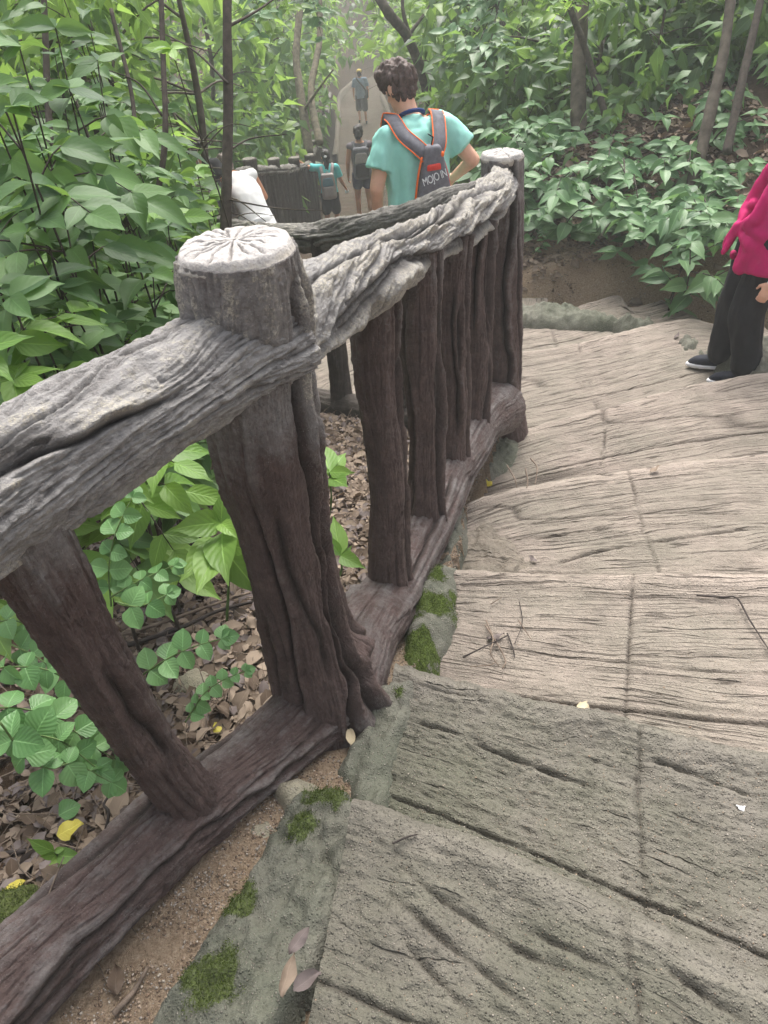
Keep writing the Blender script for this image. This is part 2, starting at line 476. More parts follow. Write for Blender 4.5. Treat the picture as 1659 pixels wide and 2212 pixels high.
    edge_fade = np.ones_like(h); edge_fade[nvt:] = 0.5
    P[..., 2] += h * edge_fade
    # nose profile: quarter round then riser straight down
    t = np.linspace(0, 1, nvn + 1)[1:]
    out_ = np.where(t < 0.45, 0.035 * np.sin(t / 0.45 * np.pi / 2), 0.035 - 0.03 * (t - 0.45) / 0.55)
    dwn = np.where(t < 0.45, 0.035 * (1 - np.cos(t / 0.45 * np.pi / 2)), 0.035 + (drop - 0.035) * (t - 0.45) / 0.55)
    base_h = P[nvt - 1:nvt, :, 2]
    for i in range(nvn):
        P[nvt + i, :, :2] = B2[:, :2] + dn[:, :2] * out_[i]
        P[nvt + i, :, 2] = base_h[0] - dwn[i] + 0.003 * vn(um * 20, t[i] * 9, 0, seed)
    groove[nvt:] *= 0.3; nose_light[nvt:] = 0.6
    uvg = np.stack([UU, vmet + 0.02 * np.concatenate([np.zeros(nvt), np.arange(nvn)])[:, None]], -1)
    nvv = len(v)
    F = grid_faces(nu, nvv)
    fi = np.arange(len(F)); fu = (fi % (nu - 1)); fv = fi // (nu - 1)
    part = (VV[fv, fu] > vmw[fu]).astype(int)
    if uj is not None:
        part = part * 2 + (UU[fv, fu] / L > uj)
    tr = obj('tread', None, parent or stairs) if False else empty('tread')
    tr.parent = parent or stairs
    Vf = P.reshape(-1, 3); uvf = uvg.reshape(-1, 2); gf = groove.ravel(); wf = nose_light.ravel()
    for q in np.unique(part):
        Fq = F[part == q]
        ids, inv = np.unique(Fq, return_inverse=True)
        me = mesh_of('plank', Vf[ids], inv.reshape(-1, 4), uvf[ids], mat, attrs={'groove': gf[ids], 'nose_light': wf[ids]})
        obj('plank', me, tr)
    return tr

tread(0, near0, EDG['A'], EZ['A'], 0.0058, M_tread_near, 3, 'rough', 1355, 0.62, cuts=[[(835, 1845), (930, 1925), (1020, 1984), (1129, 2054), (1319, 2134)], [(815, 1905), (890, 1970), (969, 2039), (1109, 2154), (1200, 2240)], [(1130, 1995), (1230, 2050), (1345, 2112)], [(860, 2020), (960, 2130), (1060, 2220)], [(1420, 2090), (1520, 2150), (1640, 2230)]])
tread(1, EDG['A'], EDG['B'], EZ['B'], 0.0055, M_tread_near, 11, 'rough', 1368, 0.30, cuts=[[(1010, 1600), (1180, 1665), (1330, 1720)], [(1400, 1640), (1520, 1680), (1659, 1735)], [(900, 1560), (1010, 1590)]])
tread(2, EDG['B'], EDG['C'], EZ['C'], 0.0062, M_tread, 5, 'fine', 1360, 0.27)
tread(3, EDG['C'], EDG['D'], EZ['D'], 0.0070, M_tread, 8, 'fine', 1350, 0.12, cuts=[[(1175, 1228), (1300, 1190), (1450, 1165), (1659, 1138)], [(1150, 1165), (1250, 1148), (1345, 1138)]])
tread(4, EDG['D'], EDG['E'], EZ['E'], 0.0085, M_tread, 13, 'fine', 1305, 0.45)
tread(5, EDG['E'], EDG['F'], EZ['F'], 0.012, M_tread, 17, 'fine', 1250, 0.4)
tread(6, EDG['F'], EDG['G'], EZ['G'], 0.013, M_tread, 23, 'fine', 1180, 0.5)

# ------------------------------------------------------------------ lower flight and the far path
PATH = np.array([[1.95, 4.85, -0.98], [1.2, 5.05, -0.98], [0.5, 5.25, -1.0], [-0.05, 5.9, -1.14], [-0.32, 7.2, -1.42], [-0.38, 8.6, -1.74], [-0.2, 11.0, -2.22],
                 [0.1, 13.8, -2.74], [0.36, 17.0, -3.12], [0.55, 25.0, -3.75], [0.68, 33.0, -4.12], [0.9, 40.0, -4.4], [2.6, 47.0, -4.6], [6.0, 53, -4.7]])
PS = spline(PATH, 400)
_pd = np.concatenate([[0], np.cumsum(np.linalg.norm(np.diff(PS, axis=0), axis=1))])
def path_at(s):
    p = np.array([np.interp(s, _pd, PS[:, i]) for i in range(3)])
    q = np.array([np.interp(s + 0.05, _pd, PS[:, i]) for i in range(3)]) - np.array([np.interp(s - 0.05, _pd, PS[:, i]) for i in range(3)])
    q[2] = 0; q /= np.linalg.norm(q)
    return p, q
HALF = 0.95
S_END = 19.0
lower = tag(empty('lower_stairs'), 'lower flight of plank-pattern concrete steps leading down through the trees', None, None, 'structure')
s, i = 0.75, 0
while s < S_END:
    stp = 0.46
    def line(sv):
        p, q = path_at(sv); nrm = np.array([q[1], -q[0], 0])
        w = np.linspace(-HALF, HALF, 7)[:, None]
        return p[None] + nrm[None] * w
    z0 = path_at(s)[0][2]
    a = line(s); b = line(s + stp)
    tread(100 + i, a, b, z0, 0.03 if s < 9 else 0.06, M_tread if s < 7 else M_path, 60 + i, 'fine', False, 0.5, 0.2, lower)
    s += stp; i += 1
def ribbon(name, s0, s1, off0, off1, dz0, dz1, mat, n=80, thick=0.0, parent=None):
    ss = np.linspace(s0, s1, n); V = []
    for sv in ss:
        p, q = path_at(sv); nrm = np.array([q[1], -q[0], 0])
        if thick > 0:
            for o_, dz in ((off0, -0.3), (off0 + 0.02, dz0), (off1 - 0.02, dz1), (off1, -0.3)):
                V.append(p + nrm * o_ + [0, 0, dz + (0.02 * vn(sv * 2.1, o_ * 3) if dz > -0.2 else 0)])
        else:
            for o_ in np.linspace(off0, off1, 12):
                V.append(p + nrm * o_ + [0, 0, dz0 + 0.012 * vn(sv * 3, o_ * 4, 0, 5)])
    k = 4 if thick > 0 else 12
    me = mesh_of(name, np.array(V), grid_faces(k, n), np.array(V)[:, :2], mat, attrs={'groove': np.zeros(len(V))})
    return obj(name, me, parent)
tag(ribbon('path', S_END - 0.1, _pd[-1] - 1, -HALF, HALF, -0.06, 0, M_path, 120), 'dark concrete path running on between low kerbs', None, None, 'structure')
for sgn in (-1, 1):
    o = ribbon('kerb', 20.5, 41, sgn * 0.86 if sgn > 0 else -1.04, sgn * 1.04 if sgn > 0 else -0.86, 0.16, 0.16, M_kerbpath, 90, 0.2)
    tag(o, ('low concrete kerb along the far path, on the side away from the fence', 'low concrete kerb along the far path, on the fence side')[sgn < 0], None, None, 'structure')

# ------------------------------------------------------------------ the ground
def sdf_poly(x, y, poly):
    """signed distance, positive inside"""
    poly = np.asarray(poly)[:, :2]
    d = np.full(np.shape(x), 1e9); ins = np.zeros(np.shape(x), bool)
    n = len(poly)
    for i in range(n):
        ax, ay = poly[i]; bx, by = poly[(i + 1) % n]
        ex, ey = bx - ax, by - ay
        t = np.clip(((x - ax) * ex + (y - ay) * ey) / (ex * ex + ey * ey + 1e-12), 0, 1)
        d = np.minimum(d, np.hypot(x - ax - t * ex, y - ay - t * ey))
        c = ((ay > y) != (by > y)) & (x < (bx - ax) * (y - ay) / (by - ay + 1e-12) + ax)
        ins ^= c
    return np.where(ins, d, -d)
FL1 = np.array([near0[0], *[EDG[k][0] for k in 'ABCDEFG'], EDG['G'][1], EDG['G'][-1], *[EDG[k][-1] for k in 'FEDCBA'], near0[-1]])
MAINP = np.array([-0.204, 1.295, 0.0]); FARP = np.array([0.64, 3.355, -0.50])
CT = [  # x, y, z control points of the terrain
 (-0.2, 1.3, -0.10), (-0.5, 0.95, -0.06), (-0.75, 0.62, -0.02), (-1.0, 0.2, 0.05), (-1.2, -0.8, 0.15), (0.0, -2.5, 0.3), (1.5, -3, 0.4),
 (-0.12, 1.05, -0.06), (-0.3, 0.75, -0.03), (-0.45, 0.5, 0.0), (0.02, 1.5, -0.17), (0.18, 1.95, -0.27), (0.36, 2.5, -0.36), (0.58, 3.1, -0.5),
 (-0.65, 1.67, -0.22), (-1.1, 1.6, -0.28), (-0.9, 1.1, -0.15), (-1.6, 1.2, -0.2), (-0.25, 2.2, -0.36), (-0.2, 3.07, -0.55), (-0.9, 2.8, -0.5), (0.2, 3.3, -0.62), (-0.6, 3.9, -0.8),
 (-2.0, 2.5, -0.4), (-2.2, 4.2, -0.7), (-1.6, 5.5, -1.1), (-3.4, 3.0, -0.2), (-3.6, 6.0, -0.8), (-2.2, 8.0, -1.5), (-2.4, 11, -1.9), (-4.5, 10, -1.0), (-2.0, 14, -2.5), (-4, 16, -1.2),
 (-1.6, 20, -3.0), (-4, 24, -1.5), (-1.4, 30, -3.6), (-4, 33, -1.0), (0.5, 44, -3.6), (-1.5, 50, -0.6), (3, 50, -0.8), (0, 56, 3.0),
 (3.0, 0.5, 0.35), (3.0, 2.0, 0.1), (3.0, 3.2, -0.15), (2.9, 4.2, -0.4), (2.4, 5.3, -0.82), (1.3, 5.75, -0.88), (0.8, 6.3, -1.0), (2.0, 6.0, -0.72), (1.9, 6.8, -0.45), (3.0, 5.6, -0.4), (3.6, 4.4, 0.0), (1.2, 7.4, -0.5), (3.0, 7.5, 0.1), (4.6, 6.2, 0.25), (4.4, 3.0, 0.4),
 (1.6, 9.0, -1.1), (3.2, 10.5, -0.2), (1.9, 13.0, -1.9), (4.0, 14.5, -0.7), (2.2, 18.0, -2.4), (4.6, 20, -1.6), (2.4, 26, -3.0), (5, 28, -1.6), (2.6, 33, -3.4), (6, 36, -0.5),
 (-7, 4, 0.3), (-8, 12, 0.4), (-9, 22, 1.2), (-9, 36, 2.2), (8, 4, 0.5), (8.5, 12, 0.2), (9, 22, 0.0), (10, 36, 1.0), (8, -4, 0.9), (-6, -4, 0.5)]
for a_ in range(0, 360, 24):
    CT.append((70 * math.sin(math.radians(a_)), 70 * math.cos(math.radians(a_)) + 15, 7.0))
CT = np.array(CT, float)
def _phi(r):
    return np.where(r > 1e-9, r * r * np.log(np.maximum(r, 1e-9)), 0)
_n = len(CT)
_K = _phi(np.linalg.norm(CT[:, None, :2] - CT[None, :, :2], axis=2)) + np.eye(_n) * 0.02
_Pm = np.column_stack([np.ones(_n), CT[:, :2]])
_A = np.block([[_K, _Pm], [_Pm.T, np.zeros((3, 3))]])
_w = np.linalg.solve(_A, np.concatenate([CT[:, 2], np.zeros(3)]))
_ekz = [(EDG[k], EZ[k]) for k in 'ABCDEFG']
def ground_z(x, y, noise=True):
    x = np.atleast_1d(np.asarray(x, float)); y = np.atleast_1d(np.asarray(y, float))
    z = np.zeros(x.shape)
    for i in range(_n):
        z += _w[i] * _phi(np.hypot(x - CT[i, 0], y - CT[i, 1]))
    z += _w[_n] + _w[_n + 1] * x + _w[_n + 2] * y
    if noise:
        z += 0.025 * fbm(x * 3, y * 3, 0, 71, 4) + 0.010 * fbm(x * 14, y * 14, 0, 72, 3) + 0.25 * fbm(x * 0.25, y * 0.25, 0, 73, 3) * sstep(5, 14, np.hypot(x, y))
    # keep below the flight and the path
    s1 = sdf_poly(x, y, FL1)
    zt = np.interp(y - 0.30 * (x - 0.6) * sstep(2.2, 0.9, y) * -1, [-1, 0.75, 1.25, 1.85, 2.5, 3.35, 4.35, 5.2], [0.1, 0.1, -0.06, -0.23, -0.41, -0.59, -0.78, -0.95])
    z = np.where(s1 > 0.02, np.minimum(z, zt - 0.32), z)
    dmin = np.full(x.shape, 1e9); pz = np.zeros(x.shape)
    for k in range(0, len(PS), 4):
        d = np.hypot(x - PS[k, 0], y - PS[k, 1]); q = d < dmin
        dmin = np.where(q, d, dmin); pz = np.where(q, PS[k, 2], pz)
    lim = pz - 0.22 + np.clip(dmin - (HALF - 0.02), 0, None) * 2.5
    z = np.where(dmin < HALF + 0.6, np.minimum(z, lim), z)
    return z
ng = 300
tt = np.linspace(-1, 1, ng)
sp_ = np.sinh(5.6 * tt) / np.sinh(5.6) * 95
GX, GY = np.meshgrid(sp_ + 0.1, sp_ + 2.2)
GZ = ground_z(GX.ravel(), GY.ravel())
gx, gy = GX.ravel(), GY.ravel()
s1 = sdf_poly(gx, gy, FL1)
lside = np.interp(gy, [-1, 0.62, 0.95, 1.3, 3.36, 3.8, 4.5], [-0.9, -0.78, -0.5, -0.22, 0.6, 0.15, -0.6])
sand = sstep(-0.08, 0.06, gx - lside) * sstep(-1.2, -0.3, s1) * (gy < 3.6)
sand = np.maximum(sand, 1.0 * sstep(-1.5, -0.5, s1) * (gx > 0.8) * (gy > 2.5))
gm = mesh_of('ground', np.column_stack([gx, gy, GZ]), grid_faces(ng, ng), np.column_stack([gx, gy]), M_ground, attrs={'sand': sand})
tag(obj('ground', gm), 'forest floor of brown soil and sand around the stair', None, None, 'structure')

# ------------------------------------------------------------------ kerb stones and rocks
MOSS_PTS = []
def slab(name, label, poly, H, mat=M_kerb, seed=1, r=0.05, res=0.008, moss=(), cat='kerb stone', group=None, rough=0.012, zoff=0.0):
    """a rounded stone with the outline poly given as (px, py, z): top at z, height H"""
    W = np.array([atz(*p) for p in poly])
    lo, hi = W[:, :2].min(0) - 0.05, W[:, :2].max(0) + 0.05
    nx, ny = int((hi[0] - lo[0]) / res) + 2, int((hi[1] - lo[1]) / res) + 2
    X, Y = np.meshgrid(np.linspace(lo[0], hi[0], nx), np.linspace(lo[1], hi[1], ny))
    A_ = np.column_stack([W[:, :2], np.ones(len(W))])
    c, *_ = np.linalg.lstsq(A_ + 1e-9, W[:, 2], rcond=None)
    top = X * c[0] + Y * c[1] + c[2]
    d = sdf_poly(X, Y, W) + 0.02 * fbm(X * 9, Y * 9, 0, seed, 3)
    prof = np.sqrt(np.clip(1 - (1 - np.clip((d + 0.02) / (r + 0.02), 0, 1)) ** 2, 0, 1))
    Z = top - H + H * prof + zoff
    rg = fbm(X * 6, Y * 6, 0, seed + 2, 5); 
    Z += prof * (rough * 1.5 * rg + rough * 0.5 * vn(X * 45, Y * 45, 0, seed) + rough * 0.35 * vn(X * 90, Y * 90, 0, seed + 1))
    qa, qb = X * 0.52 + Y * 0.85, X * 0.85 - Y * 0.52
    st = vn(qa * 5, qb * 38 + 2 * vn(qa * 3, qb * 6, 0, seed), 0, seed + 30)
    Z += prof * rough * (0.55 * st + 0.7 * np.exp(-np.abs(vn(qa * 3, qb * 17 + 1.5 * vn(qa * 4, qb * 5, 0, seed + 4), 0, seed + 31)) / 0.1) * -1 + 0.4 * vn(qa * 14, qb * 80, 0, seed + 32))
    Z += prof * -rough * 0.8 * np.clip(1 - np.abs(vn((X + Y * 0.4) * 9, (Y - X * 0.4) * 2.5, 0, seed + 7)) / 0.12, 0, 1)
    F = grid_faces(nx, ny)
    keep = (d.ravel()[F] > -0.022).any(1)
    F = F[keep]
    ids, inv = np.unique(F, return_inverse=True)
    ms = np.full(X.size, -9.0 if moss else 0.0)
    for (mx, my, mr, mz) in moss:
        q = atz(mx, my, mz)
        ms = np.maximum(ms, 1 - np.hypot(X.ravel() - q[0], Y.ravel() - q[1]) / mr)
    ms = ms + np.where(ms > -0.6, 0.75 * fbm(X.ravel() * 14, Y.ravel() * 14, 0, seed + 60, 4), 0) * (len(moss) > 0)
    V = np.column_stack([X.ravel(), Y.ravel(), Z.ravel()])
    me = mesh_of(name, V[ids], inv.reshape(-1, 4), V[ids][:, :2], mat, attrs={'groove': np.zeros(len(ids)), 'moss': np.clip(ms[ids] * 1.4, 0, 1)})
    mk = (ms > 0.25) & (d.ravel() > -0.005)
    if mk.any(): MOSS_PTS.append(V[mk])
    o = obj(name, me)
    tag(o, label, cat, group)
    return o
slab('kerb_stone', 'long grey-green kerb slab with three moss patches beside the nearest tread',
     [(615, 1700, -.03), (660, 1676, -.01), (745, 1690, .03), (800, 1765, .085), (725, 1930, .105), (645, 2090, .11), (565, 2240, .115), (290, 2260, .04), (400, 2090, .02), (480, 1965, .0), (590, 1800, -.02)], 0.11, seed=3, r=0.028,
     moss=((515, 1940, .05, .03), (450, 2130, .075, .05), (700, 1700, .07, .02), (640, 1770, .05, .02)), rough=0.02)
slab('kerb_stone', 'grey-green wedge of kerb between the thick post and the second tread',
     [(795, 1470, -.06), (890, 1470, -.04), (860, 1600, -.04), (815, 1745, .0), (760, 1710, -.02), (730, 1660, -.04), (785, 1560, -.06)], 0.12, seed=5, r=0.03, moss=((860, 1475, .03, 0),), rough=0.013)
slab('kerb_stone', 'narrow kerb hump fully covered in bright moss beside the slatted railing',
     [(925, 1210, -.16), (990, 1210, -.18), (975, 1330, -.18), (940, 1440, -.17), (880, 1466, -.14), (850, 1440, -.14), (885, 1320, -.15)], 0.14, seed=7, r=0.05,
     moss=((920, 1290, .13, -.15), (890, 1400, .12, -.15), (945, 1230, .06, -.15)), rough=0.014)
slab('kerb_stone', 'flat grey hump at the end of the third step edge, yellow leaf lying on it',
     [(975, 1150, -.34), (1050, 1100, -.37), (1110, 1150, -.40), (1225, 1240, -.415), (1100, 1262, -.40), (975, 1262, -.34)], 0.12, seed=9, r=0.16, rough=0.014, mat=M_tread_mid)
slab('kerb_stone', 'thin dark kerb stone wedged at the foot of the slatted railing',
     [(955, 1090, -.28), (1000, 1085, -.33), (1005, 1150, -.31), (985, 1215, -.27), (950, 1205, -.24)], 0.16, seed=10, r=0.03, rough=0.014)
slab('kerb_stone', 'low greenish mound around the foot of the corner post',
     [(1040, 900, -.52), (1120, 880, -.56), (1160, 930, -.60), (1115, 1000, -.56), (1040, 1020, -.50), (1025, 950, -.50)], 0.12, seed=12, r=0.14, rough=0.012)
slab('kerb_stone', 'green flat kerb stone behind the corner post at the sandy bank',
     [(1085, 662, -.86), (1110, 648, -.86), (1230, 650, -.86), (1345, 674, -.84), (1330, 690, -.86), (1200, 692, -.88), (1090, 694, -.90)], 0.16, seed=14, r=0.08, res=0.015, rough=0.02)
slab('kerb_stone', 'pointed kerb stone standing highest on the outer rim of the turn',
     [(1325, 658, -.76), (1365, 642, -.72), (1410, 664, -.74), (1470, 702, -.74), (1420, 718, -.80), (1350, 694, -.82)], 0.2, seed=15, r=0.14, res=0.013, rough=0.03, zoff=-0.04)
slab('kerb_stone', 'grey kerb stone on the rim between the pointed stone and the black shoe',
     [(1455, 696, -.68), (1500, 682, -.66), (1545, 710, -.66), (1570, 748, -.68), (1490, 766, -.74), (1440, 728, -.74)], 0.2, seed=16, r=0.15, res=0.013, rough=0.03, zoff=-0.07)
slab('kerb_stone', 'mossy kerb stone behind the black trousers at the right edge',
     [(1560, 745, -.60), (1640, 710, -.55), (1760, 700, -.5), (1780, 790, -.52), (1640, 815, -.62)], 0.22, seed=18, r=0.12, res=0.014, rough=0.03)
slab('rock', 'pale lichen-spotted boulder in the leaf litter behind the slanting post',
     [(355, 1440, -.13), (420, 1418, -.12), (500, 1440, -.12), (520, 1490, -.14), (470, 1560, -.16), (390, 1575, -.16), (350, 1520, -.15)], 0.22, M_rock, 21, 0.10, cat='rock', rough=0.014)
slab('rock', 'smaller rock with a mossy top behind the pale boulder',
     [(325, 1360, -.2), (370, 1340, -.18), (430, 1335, -.18), (480, 1370, -.2), (470, 1420, -.22), (400, 1425, -.22), (340, 1400, -.22)], 0.2, M_rock, 22, 0.09, moss=((400, 1355, .09, -.18),), cat='rock', rough=0.018)
slab('rock', 'green moss-covered rock at the frame edge below the yellow leaves',
     [(-60, 1900, .04), (30, 1885, .05), (90, 1920, .04), (85, 2000, .03), (20, 2060, .02), (-60, 2060, .02)], 0.14, M_rock, 24, 0.07, moss=((20, 1960, .2, .03),), cat='rock', rough=0.02)
slab('rock', 'small round pale stone at the tip of the long kerb slab',
     [(612, 1690, .0), (640, 1676, .0), (668, 1684, .0), (660, 1715, .0), (625, 1722, .0)], 0.07, M_rock, 25, 0.03, cat='rock', rough=0.006)
slab('rock', 'tiny cream pebble lying on the sand beside the bottom beam',
     [(552, 1786, -.03), (572, 1776, -.03), (582, 1795, -.03), (570, 1808, -.03), (555, 1802, -.03)], 0.03, M_rock, 26, 0.012, res=0.003, cat='rock', rough=0.002)
# ------------------------------------------------------------------ the cast railing that imitates logs
def bark_mat(name, brown, grey, seed=0.0, gloss=0.55):
    """painted cast concrete bark: 'wear' says where the paint has gone grey"""
    ma, nt, p, out = new_mat(name); n = N(nt)
    geo = n('NewGeometry').outputs['Position']
    uv = n('TexCoord').outputs['UV']
    w = n('Attribute', attribute_name='wear').outputs['Fac']
    nz = n.noise(geo, 11.0, 6, 0.68)
    f2 = n.noise(geo, 75.0, 5, 0.7)
    k = n.math('ADD', w, n.math('MULTIPLY', n.math('SUBTRACT', nz, 0.5), 0.9))
    k = n.math('ADD', k, n.math('MULTIPLY', n.math('SUBTRACT', f2, 0.5), 0.6))
    br = n.ramp(n.noise(geo, 23, 5, 0.7), [(0.25, tuple(c * 0.6 for c in brown)), (0.55, brown), (0.8, tuple(c * 1.55 for c in brown))])
    gr = n.ramp(n.noise(geo, 37, 5, 0.7), [(0.25, tuple(c * 0.55 for c in grey)), (0.55, grey), (0.8, tuple(min(0.8, c * 1.3) for c in grey))])
    col = n.mix(n.ramp(k, [(0.28, 0.0), (0.78, 1.0)]), br, gr)
    # cream lichen crust on the most weathered ridges
    lich = n.math('MULTIPLY', n.ramp(k, [(0.86, 0.0), (1.15, 1.0)]), n.ramp(n.noise(geo, 190, 3, 0.7), [(0.4, 0.0), (0.6, 1.0)]))
    col = n.mix(n.math('MULTIPLY', lich, 0.8), col, (0.58, 0.53, 0.43))
    gv = n('Attribute', attribute_name='groove').outputs['Fac']
    col = n.mix(n.math('MULTIPLY', gv, 0.8), col, (0.03, 0.024, 0.02))
    nt.links.new(col, p.inputs['Base Color'])
    p.inputs['Roughness'].default_value = gloss
    nt.links.new(n.math('ADD', n.math('MULTIPLY', nz, 0.35), gloss - 0.15), p.inputs['Roughness'])
    p.inputs['Specular IOR Level'].default_value = 0.35
    st = n.noise(n.mapv(uv, (95.0, 9.0, 1.0), loc=(seed, 0, 0)), 1.0, 5, 0.7, 0.5)
    h = n.math('ADD', n.math('MULTIPLY', st, 1.0), n.math('MULTIPLY', n.noise(geo, 260, 4, 0.7), 0.7))
    h = n.math('ADD', h, n.math('MULTIPLY', n.noise(geo, 85, 5, 0.75), 1.1))
    nt.links.new(n.bump(h, 1.0, 0.008), p.inputs['Normal'])
    vo = n('TexVoronoi'); vo.inputs['Scale'].default_value = 190.0; n.link(geo, vo.inputs['Vector'])
    fl = n.math('MULTIPLY', n.ramp(vo.outputs['Distance'], [(0.1, 1.0), (0.24, 0.0)]), n.ramp(n.noise(geo, 42, 3), [(0.5, 0.0), (0.62, 0.8)]))
    col = n.mix(n.math('MULTIPLY', fl, n.math('ADD', n.math('MULTIPLY', w, 0.7), 0.12, True)), col, (0.55, 0.52, 0.48))
    nt.links.new(col, p.inputs['Base Color'])
    return ma
M_bark = bark_mat('painted_bark', (0.118, 0.080, 0.072), (0.27, 0.25, 0.24))
M_bark_rail = bark_mat('worn_bark_rail', (0.12, 0.10, 0.095), (0.36, 0.345, 0.335), 4.0, 0.65)
M_bark_far = bark_mat('dark_bark_rail', (0.085, 0.07, 0.06), (0.30, 0.285, 0.26), 8.0, 0.7)
M_cut = None
def cut_mat():
    ma, nt, p, out = new_mat('cut_end_concrete'); n = N(nt)
    geo = n('NewGeometry').outputs['Position']
    col = n.ramp(n.noise(geo, 28, 6, 0.7), [(0.25, (0.22, 0.21, 0.205)), (0.5, (0.38, 0.36, 0.35)), (0.75, (0.55, 0.52, 0.49))])
    sp_n = n.ramp(n.noise(geo, 260, 3, 0.7), [(0.42, 0.0), (0.62, 1.0)])
    col = n.mix(n.math('MULTIPLY', sp_n, 0.35), col, (0.66, 0.62, 0.56))
    rim = n('Attribute', attribute_name='wear').outputs['Fac']
    rk = n.ramp(n.math('ADD', rim, n.math('MULTIPLY', n.math('SUBTRACT', n.noise(geo, 50, 4, 0.7), 0.5), 0.8)), [(0.6, 0.0), (0.95, 1.0)])
    col = n.mix(n.math('MULTIPLY', rk, 0.5), col, (0.52, 0.45, 0.33))
    gv = n('Attribute', attribute_name='groove').outputs['Fac']
    col = n.mix(n.math('MULTIPLY', gv, 0.8), col, (0.10, 0.088, 0.08))
    nt.links.new(col, p.inputs['Base Color']); p.inputs['Roughness'].default_value = 0.8
    p.inputs['Specular IOR Level'].default_value = 0.25
    nt.links.new(n.bump(n.noise(geo, 170, 4, 0.7), 0.7, 0.005), p.inputs['Normal'])
    return ma
M_cut = cut_mat()
M_cut_far = plain_mat('cut_end_lichen', (0.19, 0.175, 0.15), 0.9, 0.35, 25)

def bark_tube(name, P, R, nu, nv, mat, parent, seed, lump=0.01, ridge=0.006, rfreq=26.0, lfreq=3.2, twist=0.0, grooves=(), ngr=5, gdepth=0.014, wear=0.3, wear_top=None, flat=(1, 1), extra=None, close=True, up=None, capk=0.3, gw=1.0):
    """log-like tube. grooves: (theta0, s0, s1, width m, depth m)"""
    r_ = np.random.default_rng(seed)
    store = {}
    Rm = float(np.mean(R))
    ltot = float(np.linalg.norm(np.diff(np.asarray(P, float)[:, :3], axis=0), axis=1).sum())
    gl = list(grooves)
    for _ in range(ngr):
        a = r_.uniform(0, ltot * 0.6)
        gl.append((r_.uniform(0, 2 * np.pi), a, a + r_.uniform(0.3, 0.9) * ltot, gw * r_.uniform(0.006, 0.012), gdepth * r_.uniform(0.5, 1.0)))
    def disp(TH, S, RR):
        wv = 0.5 * vn(S * 2.3 + seed, np.cos(TH) * 0.8, np.sin(TH) * 0.8, seed) + 0.22 * vn(S * 7 + seed, np.cos(TH) * 1.4, np.sin(TH) * 1.4, seed + 1)
        T2 = TH + twist * S + wv * (0.5 + abs(twist) * 0.15)
        x, y = np.cos(T2) * Rm, np.sin(T2) * Rm
        low = fbm(np.cos(TH) * Rm * 7 + seed, np.sin(TH) * Rm * 7, S * 3.0, seed + 2, 3) * lump
        n1 = vn(x * rfreq * 2, y * rfreq * 2, S * lfreq + seed * 1.3, seed + 3)
        n2 = vn(x * rfreq * 4.3, y * rfreq * 4.3, S * lfreq * 2.2, seed + 4)
        n3 = vn(x * rfreq * 9, y * rfreq * 9, S * lfreq * 5, seed + 5)
        n4 = vn(x * rfreq * 16, y * rfreq * 16, S * lfreq * 7, seed + 6)
        rd = (1 - np.abs(n1) * 2.2) * ridge * 0.7 + (np.exp(-np.abs(n2) / 0.09) - 0.25) * ridge * 0.75 + (np.exp(-np.abs(n3) / 0.12) - 0.3) * ridge * 0.45 + n4 * ridge * 0.22
        fis = np.clip(1 - np.abs(n1 - 0.35) / 0.09, 0, 1) * sstep(-0.2, 0.3, vn(x * 12, y * 12, S * 2.5, seed + 8))
        rd = -rd - fis * ridge * 0.9
        grv = np.clip(fis * 0.55, 0, 1)
        d = low + rd
        for (t0, s0, s1, wd, dp) in gl:
            tc = t0 + 0.28 * vn(S * 3.1, t0 * 3.3, 0, seed + 11) + 0.07 * vn(S * 17, t0, 0, seed + 12)
            dx = ((T2 - twist * S - tc + np.pi) % (2 * np.pi) - np.pi) * Rm
            env = sstep(s0 - 0.02, s0 + 0.08, S) * sstep(s1 + 0.02, s1 - 0.08, S)
            g = np.exp(-(np.abs(dx) / wd) ** 1.6) * env
            lip = np.exp(-((dx - 2.2 * wd) / (1.6 * wd)) ** 2) * env
            d = d - dp * g + dp * 0.55 * lip
            grv = np.maximum(grv, g)
        if extra is not None: d = d + extra(TH, S, RR)
        hi = sstep(-ridge * 1.6, ridge * 1.2, d - low)
        d = d + 0.0016 * vn(np.cos(TH) * Rm * 150, np.sin(TH) * Rm * 150, S * 110, seed + 20) + ridge * 0.35 * fbm(np.cos(TH) * Rm * 55, np.sin(TH) * Rm * 55, S * 30, seed + 21, 3)
        ww = wear + 0.35 * (hi - 0.5)
        if wear_top is not None:
            ww = ww + wear_top(S, TH)
        store['wear'] = np.clip(ww, -0.5, 1.5); store['groove'] = np.clip(grv, 0, 1)
        return d
    me = tube_mesh(name, P, R, nu, nv, mat, disp, close, flat, up, 1.0, capk)
    n_ = len(me.vertices)
    for k in ('wear', 'groove'):
        a = np.zeros(n_, np.float32); v = store[k].ravel(); a[:len(v)] = v; a[len(v):] = v[-1]
        at_ = me.attributes.new(k, 'FLOAT', 'POINT'); at_.data.foreach_set('value', a)
    return obj(name, me, parent)

